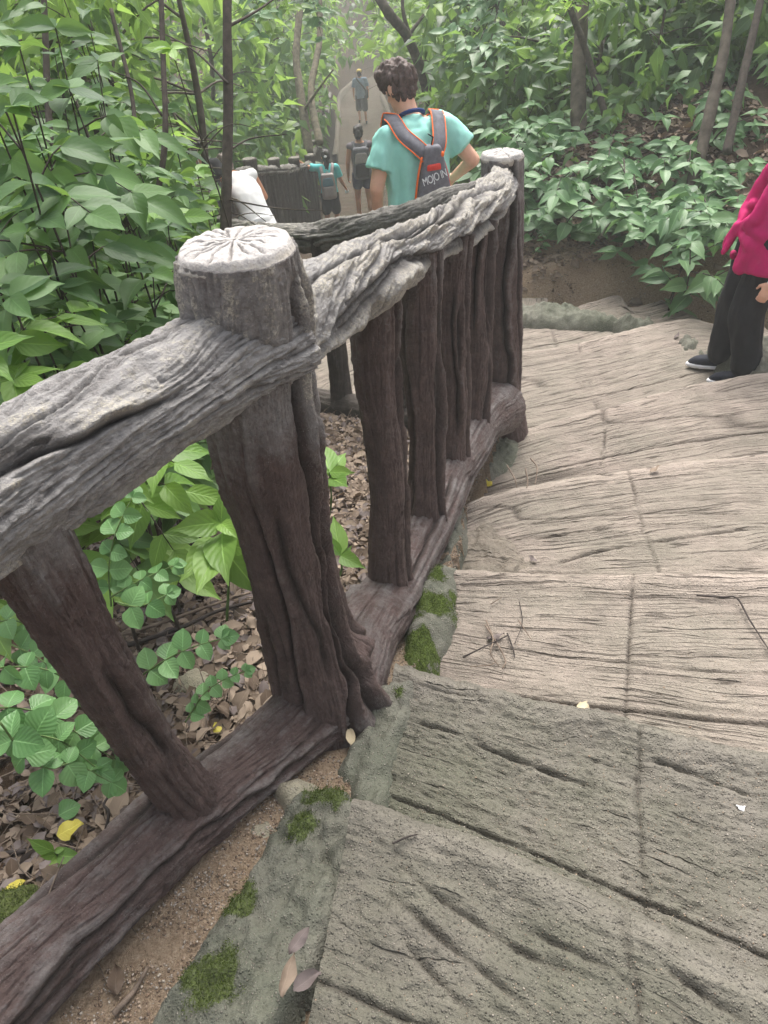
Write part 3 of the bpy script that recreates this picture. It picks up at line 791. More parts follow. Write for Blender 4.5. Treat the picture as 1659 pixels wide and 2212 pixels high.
def cut_end(parent, c, r, seed, rays=15, nr=44, nth=180, nrm=(0, 0, 1), chip=0.0, mat=None):
    """sawn log end with radial cracks"""
    r_ = np.random.default_rng(seed)
    rho = np.linspace(0, 1, nr) ** 0.8
    th = np.linspace(0, 2 * np.pi, nth, endpoint=False)
    TH, RH = np.meshgrid(th, rho)
    outl = 1 + 0.06 * vn(np.cos(TH) * 1.6, np.sin(TH) * 1.6, seed * 1.1, seed) + 0.03 * vn(np.cos(TH) * 5, np.sin(TH) * 5, 0, seed + 1)
    z = 0.006 - 0.010 * RH ** 3 + 0.004 * fbm(np.cos(TH) * RH * 5, np.sin(TH) * RH * 5, seed, seed, 4)
    g = np.zeros_like(z)
    a0 = r_.uniform(0, 1)
    for i in range(rays):
        t0 = (i + a0 + r_.uniform(-0.28, 0.28)) * 2 * np.pi / rays
        r0 = r_.uniform(0.02, 0.22); r1 = r_.uniform(0.72, 1.02)
        tc = t0 + 0.06 * vn(RH * 5, t0 * 9, 0, seed + i)
        dx = ((TH - tc + np.pi) % (2 * np.pi) - np.pi) * RH * r
        wdt = r * (0.013 + 0.012 * RH)
        gg = np.exp(-(dx / wdt) ** 2) * sstep(r0, r0 + 0.08, RH) * sstep(r1 + 0.02, r1 - 0.1, RH)
        g = np.maximum(g, gg)
    g = np.maximum(g, 0.7 * np.exp(-(RH / 0.05) ** 2) * (0.5 + 0.5 * vn(np.cos(TH) * 9, np.sin(TH) * 9, 0, seed)))
    z -= 0.007 * g
    z -= 0.016 * sstep(0.86, 1.0, RH) ** 2
    z += chip * 0.01 * vn(np.cos(TH) * RH * 12, np.sin(TH) * RH * 12, 3.0, seed)
    rr = RH * r * outl
    V = np.stack([np.cos(TH) * rr, np.sin(TH) * rr, z], -1).reshape(-1, 3)
    # skirt
    V = np.vstack([V, np.stack([np.cos(th) * r * outl[-1] * 0.86, np.sin(th) * r * outl[-1] * 0.86, np.full(nth, -0.04)], -1)])
    q = Vector((0, 0, 1)).rotation_difference(Vector(nrm)).to_matrix()
    V = V @ np.array(q).T + np.asarray(c)
    me = mesh_of('cut_end', V, grid_faces(nth, nr + 1, True), V[:, :2], mat or M_cut,
                 attrs={'groove': np.concatenate([g.ravel(), np.zeros(nth)]), 'wear': np.concatenate([sstep(0.8, 1.0, RH).ravel() * 0.8, np.full(nth, 0.8)])})
    return obj('cut_end', me, parent)

railing = thing('railing', 'big grey-brown cast railing shaped like bark logs, bending at the thick capped post', 'railing', (0, 0, 0))
# thick main post
def beak(TH, S, RR):
    a = np.exp(-((((TH - 0.15 + np.pi) % (2 * np.pi) - np.pi)) / 0.28) ** 2 - ((S - 0.27) / 0.035) ** 2) * 0.045
    b = np.exp(-((((TH + 0.35 + np.pi) % (2 * np.pi) - np.pi)) / 0.5) ** 2 - ((S - 0.08) / 0.12) ** 2) * 0.03
    return a + b
mp = bark_tube('post', [(-0.19, 1.285, -0.16), (-0.196, 1.29, 0.0), (-0.212, 1.30, 0.22), (-0.222, 1.30, 0.5), (-0.216, 1.295, 0.78), (-0.208, 1.295, 1.0), (-0.204, 1.295, 1.095)],
     [0.15, 0.122, 0.098, 0.090, 0.096, 0.102, 0.101], 260, 420, M_bark, railing, 4, lump=0.014, ridge=0.0035, rfreq=20, lfreq=2.0, ngr=3, gdepth=0.012,
     grooves=[(5.55, 0.05, 1.22, 0.007, 0.026), (5.95, 0.0, 1.25, 0.009, 0.030), (0.25, 0.0, 1.2, 0.008, 0.026), (4.4, 0.0, 0.8, 0.006, 0.014), (3.6, 0.2, 0.75, 0.007, 0.015)],
     wear=0.05, wear_top=lambda S, TH: 0.75 * sstep(0.72, 1.08, S) + 0.25 * sstep(0.2, 0.05, S), extra=beak, up=(1, 0, 0), capk=-0.1)
cut_end(mp, (-0.204, 1.295, 1.108), 0.103, 5, 17)
# corner post at the far end
fp = bark_tube('post', [(0.655, 3.345, -0.72), (0.648, 3.35, -0.52), (0.64, 3.355, -0.35), (0.632, 3.355, 0.0), (0.625, 3.355, 0.4), (0.62, 3.355, 0.728)],
     [0.13, 0.108, 0.09, 0.086, 0.086, 0.086], 150, 260, M_bark, railing, 14, lump=0.012, ridge=0.004, ngr=8, gdepth=0.016, wear=0.16,
     wear_top=lambda S, TH: 0.5 * sstep(0.9, 1.45, S), up=(1, 0, 0), capk=-0.1)
cut_end(fp, (0.62, 3.355, 0.742), 0.089, 9, 9, 30, 110)
# slanting balusters of the near bay and the next ones behind the camera's left shoulder
bark_tube('baluster', [(-0.462, 0.975, -0.10), (-0.474, 0.966, 0.05), (-0.497, 0.94, 0.3), (-0.515, 0.918, 0.6), (-0.532, 0.898, 0.90)], [0.085, 0.066, 0.053, 0.055, 0.070], 170, 300, M_bark, railing, 24,
     lump=0.010, ridge=0.0055, rfreq=22, ngr=5, gdepth=0.015, wear=0.12, wear_top=lambda S, TH: 0.5 * sstep(0.8, 1.0, S), up=(1, 0, 0))
bark_tube('baluster', [(-0.93, 0.40, -0.10), (-0.93, 0.40, 0.4), (-0.94, 0.38, 0.95)], [0.075, 0.055, 0.06], 60, 120, M_bark, railing, 25, ngr=5, wear=0.15)
# balusters of the second bay
bal = [((-0.002, 1.787, -0.10), (0.032, 1.87, 0.83), 0.058), ((0.14, 2.133, -0.12), (0.177, 2.223, 0.76), 0.058), ((0.285, 2.49, -0.16), (0.32, 2.575, 0.68), 0.053), ((0.42, 2.81, -0.2), (0.45, 2.89, 0.62), 0.053)]
for i, (a, b, r) in enumerate(bal):
    a, b = np.array(a), np.array(b)
    bark_tube('baluster', [a - [0, 0, 0.08], a + (b - a) * 0.06, a + (b - a) * 0.35 + [0.008, 0, 0], a + (b - a) * 0.7 - [0.006, 0, 0], b], [r * 1.35, r * 1.08, r * 0.95, r * 1.0, r * 1.05], 130, 240, M_bark, railing, 31 + i,
         lump=0.012, ridge=0.004, rfreq=20, ngr=5, gdepth=0.018, grooves=[(-0.4, 0, 1.0, 0.008, 0.022)], wear=0.06, wear_top=lambda S, TH: 0.3 * sstep(0.7, 1.0, S), up=(1, 0, 0))
# hand rails
bark_tube('rail', [(-0.16, 1.33, 0.93), (-0.24, 1.25, 0.93), (-0.33, 1.145, 0.925), (-0.45, 1.0, 0.925), (-0.54, 0.885, 0.922), (-0.72, 0.67, 0.93), (-1.0, 0.33, 0.96)],
     [0.098, 0.090, 0.083, 0.092, 0.096, 0.095, 0.095], 300, 520, M_bark_rail, railing, 41, lump=0.018, ridge=0.0095, rfreq=15, lfreq=2.2, twist=1.6, ngr=12, gdepth=0.017, wear=0.76, gw=0.9)
bark_tube('rail', [(-0.20, 1.31, 0.885), (-0.12, 1.50, 0.895), (-0.03, 1.72, 0.868), (0.06, 1.93, 0.832), (0.18, 2.23, 0.772), (0.30, 2.53, 0.72), (0.40, 2.78, 0.67), (0.50, 3.02, 0.635), (0.60, 3.30, 0.62)],
     [0.085, 0.080, 0.082, 0.078, 0.062, 0.070, 0.068, 0.074, 0.08], 230, 640, M_bark_rail, railing, 43, lump=0.020, ridge=0.010, rfreq=15, lfreq=3.0, twist=2.6, ngr=13, gdepth=0.026, wear=0.86, gw=1.1)
# bottom beams
def knot(TH, S, RR):
    d = np.hypot(((TH - 5.0 + np.pi) % (2 * np.pi) - np.pi) * 0.09, S - 0.40)
    return 0.02 * np.exp(-((d - 0.035) / 0.014) ** 2) - 0.02 * np.exp(-(d / 0.018) ** 2)
bark_tube('bottom_beam', [(-0.16, 1.34, -0.07), (-0.30, 1.17, -0.03), (-0.42, 1.03, 0.0), (-0.53, 0.90, 0.02), (-0.66, 0.74, 0.035), (-0.80, 0.57, 0.05), (-1.05, 0.27, 0.07)],
     [0.125, 0.090, 0.082, 0.088, 0.082, 0.084, 0.084], 260, 420, M_bark, railing, 51, lump=0.016, ridge=0.007, rfreq=16, lfreq=2.0, ngr=6, gdepth=0.014, wear=0.30)
bark_tube('bottom_beam', [(-0.19, 1.30, -0.10), (-0.10, 1.53, -0.10), (0.0, 1.78, -0.17), (0.10, 2.03, -0.19), (0.22, 2.33, -0.2), (0.34, 2.63, -0.23), (0.46, 2.93, -0.27), (0.60, 3.28, -0.40)],
     [0.13, 0.098, 0.094, 0.090, 0.092, 0.094, 0.1, 0.14], 180, 420, M_bark, railing, 53, lump=0.016, ridge=0.006, rfreq=16, lfreq=2.0, ngr=6, gdepth=0.014, wear=0.40, extra=knot)

# railing of the lower flight
r3 = thing('railing', 'dark log-shaped railing running down behind the big one, in front of the teal shirt', 'railing', (0, 0, 0))
R3 = np.array([(0.60, 3.37, 0.57), (0.47, 3.42, 0.525), (0.187, 3.8, 0.36), (-0.163, 4.2, 0.21), (-0.54, 4.6, 0.12), (-0.95, 5.3, 0.02), (-1.25, 6.4, -0.18), (-1.42, 7.9, -0.5)])
bark_tube('rail', R3, [0.075, 0.072, 0.07, 0.074, 0.07, 0.07, 0.07, 0.07], 130, 420, M_bark_far, r3, 61, lump=0.022, ridge=0.011, rfreq=14, lfreq=2.4, twist=1.2, ngr=8, gdepth=0.018, wear=0.72, flat=(1.15, 0.85))
r3s = spline(R3, 60)
for i, k in enumerate(range(8, 60, 6)):
    p = r3s[k]; gzv = float(ground_z(p[0], p[1])[0])
    bark_tube('baluster', [(p[0], p[1], gzv - 0.1), (p[0] + 0.01, p[1], (gzv + p[2]) / 2), (p[0], p[1], p[2])], [0.075, 0.06, 0.062], 40, 60, M_bark_far, r3, 70 + i, ngr=4, wear=0.12, up=(1, 0, 0))
B3 = R3.copy(); B3[:, 2] = ground_z(R3[:, 0], R3[:, 1]) + 0.06
bark_tube('bottom_beam', B3[1:], [0.085] * 7, 50, 160, M_bark_far, r3, 62, ngr=4, wear=0.15)
ep = bark_tube('post', [(-1.42, 7.95, -1.8), (-1.42, 7.95, -0.9), (-1.42, 7.95, -0.26)], [0.10, 0.085, 0.085], 60, 90, M_bark_far, r3, 66, ngr=4, wear=0.2, up=(1, 0, 0), capk=-0.2)
cut_end(ep, (-1.42, 7.95, -0.255), 0.088, 13, 9, 16, 60)

# palisade fence of upright logs beside the lower flight
pf = thing('palisade_fence', 'dark fence of upright log posts that the girl holds on to', 'fence', (0, 0, 0))
PFL = np.array([(-1.50, 8.9, -0.52), (-1.30, 10.3, -0.78), (-1.05, 11.6, -1.08), (-0.80, 12.9, -1.36), (-0.66, 13.8, -1.53)])
pfs = spline(PFL, 200)
bark_tube('rail', PFL, [0.07] * 5, 50, 220, M_bark_far, pf, 81, lump=0.025, ridge=0.01, twist=1.0, ngr=5, wear=0.55)
dcum = np.concatenate([[0], np.cumsum(np.linalg.norm(np.diff(pfs, axis=0), axis=1))])
for i, dd in enumerate(np.arange(0.1, dcum[-1], 0.19)):
    p = [np.interp(dd, dcum, pfs[:, j]) for j in range(3)]
    tall = (i % 6 == 2)
    top = p[2] + (0.16 if tall else -0.01)
    gzv = float(ground_z(p[0], p[1])[0])
    q = bark_tube('post', [(p[0], p[1], gzv - 0.2), (p[0], p[1], (gzv + top) / 2), (p[0] + rng.uniform(-.02, .02), p[1], top)], [0.085, 0.075, 0.075 if not tall else 0.085], 24, 40, M_bark_far, pf, 90 + i, ngr=3, wear=0.1, up=(1, 0, 0), capk=-0.2)
    if tall: cut_end(q, (p[0], p[1], top + 0.005), 0.085, 20 + i, 8, 10, 40, mat=M_cut_far)
# its continuation along the far path
pf2 = thing('palisade_fence', 'far stretch of dark log fence rising along the path towards the man in shorts', 'fence', (0, 0, 0))
L2 = []
for sv in np.linspace(13.2, 27, 9):
    p, q = path_at(sv); nrm = np.array([q[1], -q[0], 0]); L2.append(p - nrm * 1.12 + [0, 0, 1.1])
L2 = np.array(L2)
bark_tube('rail', L2, [0.075] * 9, 30, 160, M_bark_far, pf2, 131, lump=0.03, ridge=0.01, ngr=4, wear=0.5)
l2s = spline(L2, 50)
for i in range(0, 50, 2):
    p = l2s[i]; tall = i % 12 == 4; top = p[2] + (0.16 if tall else 0)
    gzv = float(ground_z(p[0], p[1])[0])
    q = bark_tube('post', [(p[0], p[1], gzv - 0.2), (p[0], p[1], (gzv + top) / 2), (p[0], p[1], top)], [0.09, 0.08, 0.08 if not tall else 0.1], 16, 20, M_bark_far, pf2, 140 + i, ngr=2, wear=0.1, up=(1, 0, 0), capk=-0.2)
    if tall: cut_end(q, (p[0], p[1], top + 0.01), 0.095, 50 + i, 8, 8, 30, mat=M_cut_far)
def gz1(x, y): return float(ground_z(x, y)[0])
# ------------------------------------------------------------------ people
def _closed_loft(C_, A1, A2):
    """rings C (n,3) with half axes A1, A2 (n,3) -> closed mesh"""
    nu = 16; th = np.linspace(0, 2 * np.pi, nu, endpoint=False)
    V = C_[:, None] + np.cos(th)[None, :, None] * A1[:, None] + np.sin(th)[None, :, None] * A2[:, None]
    n = len(C_); F = [tuple(f) for f in grid_faces(nu, n, True)]
    V = V.reshape(-1, 3)
    F.append(tuple(range(nu))[::-1]); F.append(tuple((n - 1) * nu + i for i in range(nu)))
    return V, F
def capsule(p0, r0, p1, r1, flat=None):
    p0, p1 = np.asarray(p0, float), np.asarray(p1, float)
    d = p1 - p0; L = np.linalg.norm(d); d = d / (L + 1e-9)
    ref = np.array([1.0, 0, 0]) if abs(d[0]) < 0.8 else np.array([0, 1.0, 0])
    a = ref - d * (ref @ d); a /= np.linalg.norm(a); b = np.cross(d, a)
    C_, R_ = [], []
    for t in np.linspace(-0.97, 0, 5): C_.append(p0 + d * r0 * t); R_.append(r0 * math.sqrt(max(0, 1 - t * t)))
    for t in np.linspace(0.15, 0.85, 4): C_.append(p0 + d * L * t); R_.append(r0 + (r1 - r0) * t)
    for t in np.linspace(0, 0.97, 5): C_.append(p1 + d * r1 * t); R_.append(r1 * math.sqrt(max(0, 1 - t * t)))
    C_, R_ = np.array(C_), np.array(R_)
    return _closed_loft(C_, R_[:, None] * a, R_[:, None] * b)
def ell(c, r, rot=None):
    t = np.linspace(-0.985, 0.985, 11); q = np.sqrt(1 - t * t)
    R = np.eye(3) if rot is None else np.array(rot)
    c = np.asarray(c, float)
    return _closed_loft(c + (R @ np.array([0, 0, 1.0]))[None] * (t * r[2])[:, None], (q * r[0])[:, None] * (R @ np.array([1.0, 0, 0]))[None], (q * r[1])[:, None] * (R @ np.array([0, 1.0, 0]))[None])
def loft(rings):
    """rings: (center, rx, ry) stacked roughly along z"""
    C_ = np.array([r[0] for r in rings], float)
    return _closed_loft(C_, np.array([[r[1], 0, 0] for r in rings], float), np.array([[0, r[2], 0] for r in rings], float))
def fuse(name, prims, mat, parent, voxel=0.012, smooth=5, noise=None, S=1.0, factor=0.5):
    V, F, o = [], [], 0
    for v, f in prims:
        V.append(np.asarray(v) * S); F += [tuple(int(i) + o for i in q) for q in f]; o += len(v)
    me = bpy.data.meshes.new('tmp'); me.from_pydata(np.vstack(V).tolist(), [], F); me.update()
    ob = bpy.data.objects.new('tmp', me); COL.objects.link(ob)
    m1 = ob.modifiers.new('r', 'REMESH'); m1.mode = 'VOXEL'; m1.voxel_size = voxel; m1.use_smooth_shade = True
    if smooth:
        m2 = ob.modifiers.new('s', 'SMOOTH'); m2.factor = factor; m2.iterations = smooth
    dg = bpy.context.evaluated_depsgraph_get()
    me2 = bpy.data.meshes.new_from_object(ob.evaluated_get(dg))
    bpy.data.objects.remove(ob); bpy.data.meshes.remove(me)
    me2.name = name
    n = len(me2.vertices)
    if noise:
        co = np.empty(n * 3, np.float32); me2.vertices.foreach_get('co', co); co = co.reshape(-1, 3)
        nr = np.empty(n * 3, np.float32); me2.vertex_normals.foreach_get('vector', nr); nr = nr.reshape(-1, 3)
        amp, fx, fy, fz, sd_ = noise
        d = fbm(co[:, 0] * fx, co[:, 1] * fy, co[:, 2] * fz, sd_, 3) * amp
        co = co + nr * d[:, None]
        me2.vertices.foreach_set('co', co.astype(np.float32).ravel()); me2.update()
    me2.materials.clear(); me2.materials.append(mat)
    me2.polygons.foreach_set('use_smooth', np.ones(len(me2.polygons), bool))
    return obj(name, me2, parent)
def hand_prims(w, d, nrm, side=1, curl=0.5, s=1.0):
    """w wrist, d hand direction, nrm back of the hand; side +1: thumb on cross(d,nrm) side"""
    w = np.asarray(w, float); d = np.asarray(d, float); d /= np.linalg.norm(d)
    nrm = np.asarray(nrm, float); nrm -= d * (nrm @ d); nrm /= np.linalg.norm(nrm)
    x = np.cross(d, nrm) * side
    out = [capsule(w, 0.024 * s, w + d * 0.03 * s, 0.026 * s)]
    for k in (-1.2, -0.4, 0.4, 1.2):
        out.append(capsule(w + d * 0.025 * s + x * k * 0.012 * s, 0.016 * s, w + d * 0.09 * s + x * k * 0.0185 * s, 0.0135 * s))
    ln = {1.2: 0.068, 0.4: 0.078, -0.4: 0.073, -1.2: 0.058}
    for k, L in ln.items():
        b = w + d * 0.095 * s + x * k * 0.0195 * s
        d1 = d * math.cos(curl * 0.6) - nrm * math.sin(curl * 0.6)
        d2 = d * math.cos(curl * 1.7) - nrm * math.sin(curl * 1.7)
        m_ = b + d1 * L * 0.5 * s; out.append(capsule(b, 0.0098 * s, m_, 0.009 * s)); out.append(capsule(m_, 0.009 * s, m_ + d2 * L * 0.55 * s, 0.0076 * s))
    b = w + d * 0.03 * s + x * 0.026 * s
    m_ = b + (d * 0.55 + x * 0.6 - nrm * 0.35) * 0.042 * s
    out.append(capsule(b, 0.014 * s, m_, 0.0115 * s)); out.append(capsule(m_, 0.0115 * s, m_ + (d * 0.8 + x * 0.15 - nrm * 0.4) * 0.036 * s, 0.009 * s))
    return out

M_skin = plain_mat('skin_light', srgb(222, 172, 145), 0.5, 0.08, 20, spec=0.4)
M_skin_tan = plain_mat('skin_tanned', srgb(205, 148, 118), 0.5, 0.08, 20, spec=0.4)
M_skin_dark = plain_mat('skin_brown', srgb(140, 92, 68), 0.5, 0.08, 20, spec=0.4)
M_eye = plain_mat('eye', (0.02, 0.015, 0.01), 0.2, 0.0)
M_lip = plain_mat('lips', srgb(170, 95, 88), 0.5, 0.05)

BASE = dict(pel=(0, 0, 0.94), waist=(0, 0, 1.08), chest=(0, 0.0, 1.28), neck=(0, -0.01, 1.47), head=(0, 0.03, 1.63),
            sL=(-0.185, -0.01, 1.43), sR=(0.185, -0.01, 1.43), eL=(-0.25, -0.02, 1.15), eR=(0.25, -0.02, 1.15), wL=(-0.26, 0.06, 0.92), wR=(0.26, 0.06, 0.92),
            hL=(-0.09, 0, 0.92), hR=(0.09, 0, 0.92), kL=(-0.10, 0.02, 0.50), kR=(0.10, 0.02, 0.50), aL=(-0.10, -0.02, 0.08), aR=(0.10, -0.02, 0.08))
def rotz(a): c, s_ = math.cos(a), math.sin(a); return np.array([[c, -s_, 0], [s_, c, 0], [0, 0, 1]])
def rotx(a): c, s_ = math.cos(a), math.sin(a); return np.array([[1, 0, 0], [0, c, -s_], [0, s_, c]])

class Person:
    def __init__(s, label, loc, heading, H=1.75, J=None, skin=M_skin, voxel=0.011, build=1.0, head_rot=(0, 0), handdir=None, group=None, female=False, curl=0.5):
        s.j = {k: np.array(v, float) for k, v in BASE.items()}
        for k, v in (J or {}).items(): s.j[k] = np.array(v, float)
        s.S = H / 1.75; s.vx = voxel; s.bd = build; s.f = female
        s.root = thing('person', label, 'person', tuple(loc), heading, group)
        s.hr = rotz(head_rot[0]) @ rotx(head_rot[1])
        j = s.j; b = build
        pr = s.torso(0.0)
        hp = lambda v: j['head'] + s.hr @ np.array(v, float)
        s.hp = hp
        pr += [capsule(j['neck'] - [0, 0, 0.05], 0.062 * b, hp((0, -0.015, -0.06)), 0.054), ell(hp((0, 0, 0.02)), (0.074, 0.094, 0.105), s.hr), ell(hp((0, 0.028, -0.055)), (0.056, 0.062, 0.065), s.hr),
               capsule(hp((0, 0.09, 0.01)), 0.010, hp((0, 0.108, -0.03)), 0.014), ell(hp((0.078, -0.005, -0.005)), (0.012, 0.022, 0.034), s.hr), ell(hp((-0.078, -0.005, -0.005)), (0.012, 0.022, 0.034), s.hr),
               ell(hp((0, 0.078, 0.035)), (0.055, 0.018, 0.012), s.hr), ell(hp((0, 0.075, -0.095)), (0.026, 0.02, 0.02), s.hr)]
        for q in 'LR':
            sd_ = -1 if q == 'L' else 1
            pr += [capsule(j['s' + q], 0.056 * b, j['e' + q], 0.042 * b), capsule(j['e' + q], 0.042 * b, j['w' + q], 0.027 * b)]
            d = (j['w' + q] - j['e' + q]); nrm = np.array([sd_ * 1.0, 0.15, 0.1])
            if handdir and q in handdir: d, nrm = np.array(handdir[q][0], float), np.array(handdir[q][1], float)
            pr += hand_prims(j['w' + q], d, nrm, -sd_ if False else (1 if np.cross(d, nrm)[1] > 0 else -1), curl, 1.0)
            pr += [capsule(j['h' + q], 0.088 * b, j['k' + q], 0.056 * b), capsule(j['k' + q], 0.055 * b, j['a' + q], 0.038 * b), ell(j['k' + q] * 0.62 + j['a' + q] * 0.38 + np.array([0, -0.022, 0]), (0.050 * b, 0.050 * b, 0.11)),
                   capsule(j['a' + q] - [0, 0.03, 0.03], 0.036, j['a' + q] + [0.01 * sd_, 0.13, -0.048], 0.026)]
        fuse('body', pr, skin, s.root, voxel, 4, None, s.S)
        for sx in (-1, 1):
            fuse('eye', [ell(hp((0.032 * sx, 0.079, 0.012)), (0.014, 0.010, 0.010), s.hr)], M_eye, s.root, 0.006, 0, None, s.S)
        fuse('mouth', [ell(hp((0, 0.082, -0.066)), (0.025, 0.012, 0.009), s.hr)], M_lip, s.root, 0.006, 0, None, s.S)
    def torso(s, g, lo=0.0):
        j, b = s.j, s.bd; f = 0.92 if s.f else 1.0
        ch, wa, pe, ne = j['chest'], j['waist'], j['pel'], j['neck']
        mid = (j['sL'] + j['sR']) / 2
        pr = [loft([(pe - [0, 0, 0.08], 0.125 * b + g, 0.10 * b + g), (pe, 0.165 * b + g, 0.118 * b + g), (wa, 0.138 * b * f + g, 0.10 * b + g), ((wa + ch) / 2, 0.150 * b * f + g, 0.106 * b + g), (ch, 0.168 * b * f + g, 0.118 * b + g), (mid * 0.6 + ch * 0.4, 0.165 * b * f + g, 0.108 * b + g), (mid + [0, 0, 0.01], 0.12 * b + g, 0.075 * b + g)]),
              capsule(j['sL'], 0.06 * b + g, j['sR'], 0.06 * b + g), capsule(j['sL'] * 0.5 + mid * 0.5 + [0, 0, 0.01], 0.055 + g, ne, 0.05 + g), capsule(j['sR'] * 0.5 + mid * 0.5 + [0, 0, 0.01], 0.055 + g, ne, 0.05 + g)]
        if s.f: pr += [ell(ch + [0.075, 0.09, -0.01], (0.07, 0.06, 0.065)), ell(ch + [-0.075, 0.09, -0.01], (0.07, 0.06, 0.065))]
        return pr
    def shirt(s, mat, hem=0.86, loose=0.022, sleeve=0.55, collar=None, noise=(0.014, 9, 9, 5, 3), name='shirt', neckcut=True):
        j, b = s.j, s.bd; g = loose
        ch, wa, pe = j['chest'], j['waist'], j['pel']; mid = (j['sL'] + j['sR']) / 2
        hemc = pe + (pe - wa) / np.linalg.norm(pe - wa) * (pe[2] - hem)
        pr = [loft([(hemc, 0.178 * b + g, 0.130 * b + g), (pe, 0.175 * b + g, 0.128 * b + g), (wa, 0.155 * b + g, 0.115 * b + g), (ch, 0.174 * b + g, 0.122 * b + g), (mid * 0.6 + ch * 0.4, 0.17 * b + g, 0.112 * b + g), (mid + [0, 0, 0.03], 0.10 * b + g, 0.07 * b + g)]),
              capsule(j['sL'], 0.062 * b + g * 0.7, j['sR'], 0.062 * b + g * 0.7)]
        for q in 'LR':
            pr.append(capsule(j['s' + q] * 0.5 + mid * 0.5 + [0, 0, 0.012], 0.052 + g * 0.5, j['neck'] - [0, 0, 0.015], 0.045 + g * 0.5))
            if sleeve > 0:
                e = j['s' + q] + (j['e' + q] - j['s' + q]) * sleeve; d = (j['e' + q] - j['s' + q]); d /= np.linalg.norm(d)
                a = j['s' + q]; r0, r1 = 0.06 * b + g * 0.8, 0.058 * b + g * 1.15
                ref = np.cross(d, [0, 1.0, 0]); ref /= np.linalg.norm(ref); bb = np.cross(d, ref)
                ts = np.linspace(-0.02, 1, 6); C_ = np.array([a + (e - a) * t for t in ts]); R_ = r0 + (r1 - r0) * ts
                pr.append(_closed_loft(C_, R_[:, None] * ref, R_[:, None] * bb))
        o = fuse(name, pr, mat, s.root, s.vx * 1.05, 5, noise, s.S)
        if collar is not None:
            c = j['neck'] + [0, 0.0, 0.012]
            th = np.linspace(0, 2 * np.pi, 25)[:-1]
            ring = [capsule(c + [math.cos(a) * 0.072, math.sin(a) * 0.066, 0.012 - 0.035 * math.sin(a)], 0.013, c + [math.cos(a2) * 0.072, math.sin(a2) * 0.066, 0.012 - 0.035 * math.sin(a2)], 0.013) for a, a2 in zip(th, np.roll(th, -1))]
            fuse('collar', ring, collar, s.root, 0.008, 2, None, s.S)
        return o
    def pants(s, mat, ends=(0.10, 0.10), loose=0.02, name='trousers', noise=(0.012, 8, 8, 4, 5), flare=0.0, top=0.06):
        j, b = s.j, s.bd; g = loose; pe = j['pel']
        pr = [loft([(pe + [0, 0, top], 0.150 * b + g * 0.4, 0.108 * b + g * 0.4), (pe, 0.170 * b + g * 0.6, 0.125 * b + g * 0.6), (pe - [0, 0, 0.09], 0.165 * b + g * 0.6, 0.12 * b + g * 0.6)])]
        for q, e in zip('LR', ends):
            h, k, a = j['h' + q], j['k' + q], j['a' + q]
            if e >= k[2]:
                t = (h[2] - e) / (h[2] - k[2]); m_ = h + (k - h) * t
                pr.append(capsule(h, 0.094 * b + g, m_, 0.085 * b + g + flare))
            else:
                t = (k[2] - e) / (k[2] - a[2]); m_ = k + (a - k) * t
                pr += [capsule(h, 0.094 * b + g, k, 0.066 * b + g * 1.2), capsule(k, 0.066 * b + g * 1.2, m_, 0.055 * b + g * 1.2 + flare)]
        return fuse(name, pr, mat, s.root, s.vx * 1.05, 4, noise, s.S)
    def hair(s, mat, vol=1.0, long=None, noise=(0.022, 28, 28, 14, 9), name='hair', nape=-0.055):
        hp = s.hp
        pr = [ell(hp((0, -0.016, 0.045)), (0.084 * vol, 0.098 * vol, 0.090 * vol), s.hr), ell(hp((0, -0.035, -0.005)), (0.082, 0.075, 0.075), s.hr), ell(hp((0, 0.03, 0.095)), (0.07 * vol, 0.07 * vol, 0.045 * vol), s.hr), ell(hp((0, -0.06, nape)), (0.055, 0.035, 0.04), s.hr)]
        for p0, r0, p1, r1 in (long or []): pr.append(capsule(hp(p0), r0, hp(p1), r1))
        return fuse(name, pr, mat, s.root, 0.008, 2, noise, s.S)
    def shoes(s, mat, sole=None, k=1.0):
        for q in 'LR':
            a = s.j['a' + q]; sd_ = -1 if q == 'L' else 1
            z = a[2] - 0.08
            c = np.array([a[0] + 0.006 * sd_, a[1] + 0.055 + 0.14 * (k - 1), z])
            up = [loft([(c + [0, 0, 0.018], 0.042 * k, 0.135 * k), (c + [0, 0, 0.04], 0.044 * k, 0.132 * k), (c + [0, -0.012, 0.06 * k], 0.04 * k, 0.112 * k), (c + [0, -0.055, 0.085], 0.034, 0.062), (c + [0, -0.068, 0.105], 0.033, 0.048)])]
            o = fuse('shoe', up, mat, s.root, 0.008, 3, None, s.S)
            if sole is not None:
                fuse('sole', [loft([(c + [0, 0, 0.0], 0.046 * k, 0.140 * k), (c + [0, 0, 0.014], 0.048 * k, 0.145 * k), (c + [0, 0.0, 0.030], 0.046 * k, 0.139 * k)])], sole, o, 0.007, 1, None, s.S)
                pr = []
                for yy in (0.0, 0.025, 0.05):
                    pr.append(capsule(c + [-0.022, yy - 0.02, 0.085 - 0.25 * max(0, yy)], 0.004, c + [0.022, yy - 0.02, 0.085 - 0.25 * max(0, yy)], 0.004))
                pr += [capsule(c + [0, -0.02, 0.088], 0.0035, c + [0.03, -0.01, 0.105], 0.0035), capsule(c + [0.03, -0.01, 0.105], 0.0035, c + [0.035, 0.02, 0.085], 0.0035)]
                fuse('laces', pr, M_eye, o, 0.005, 0, None, s.S)

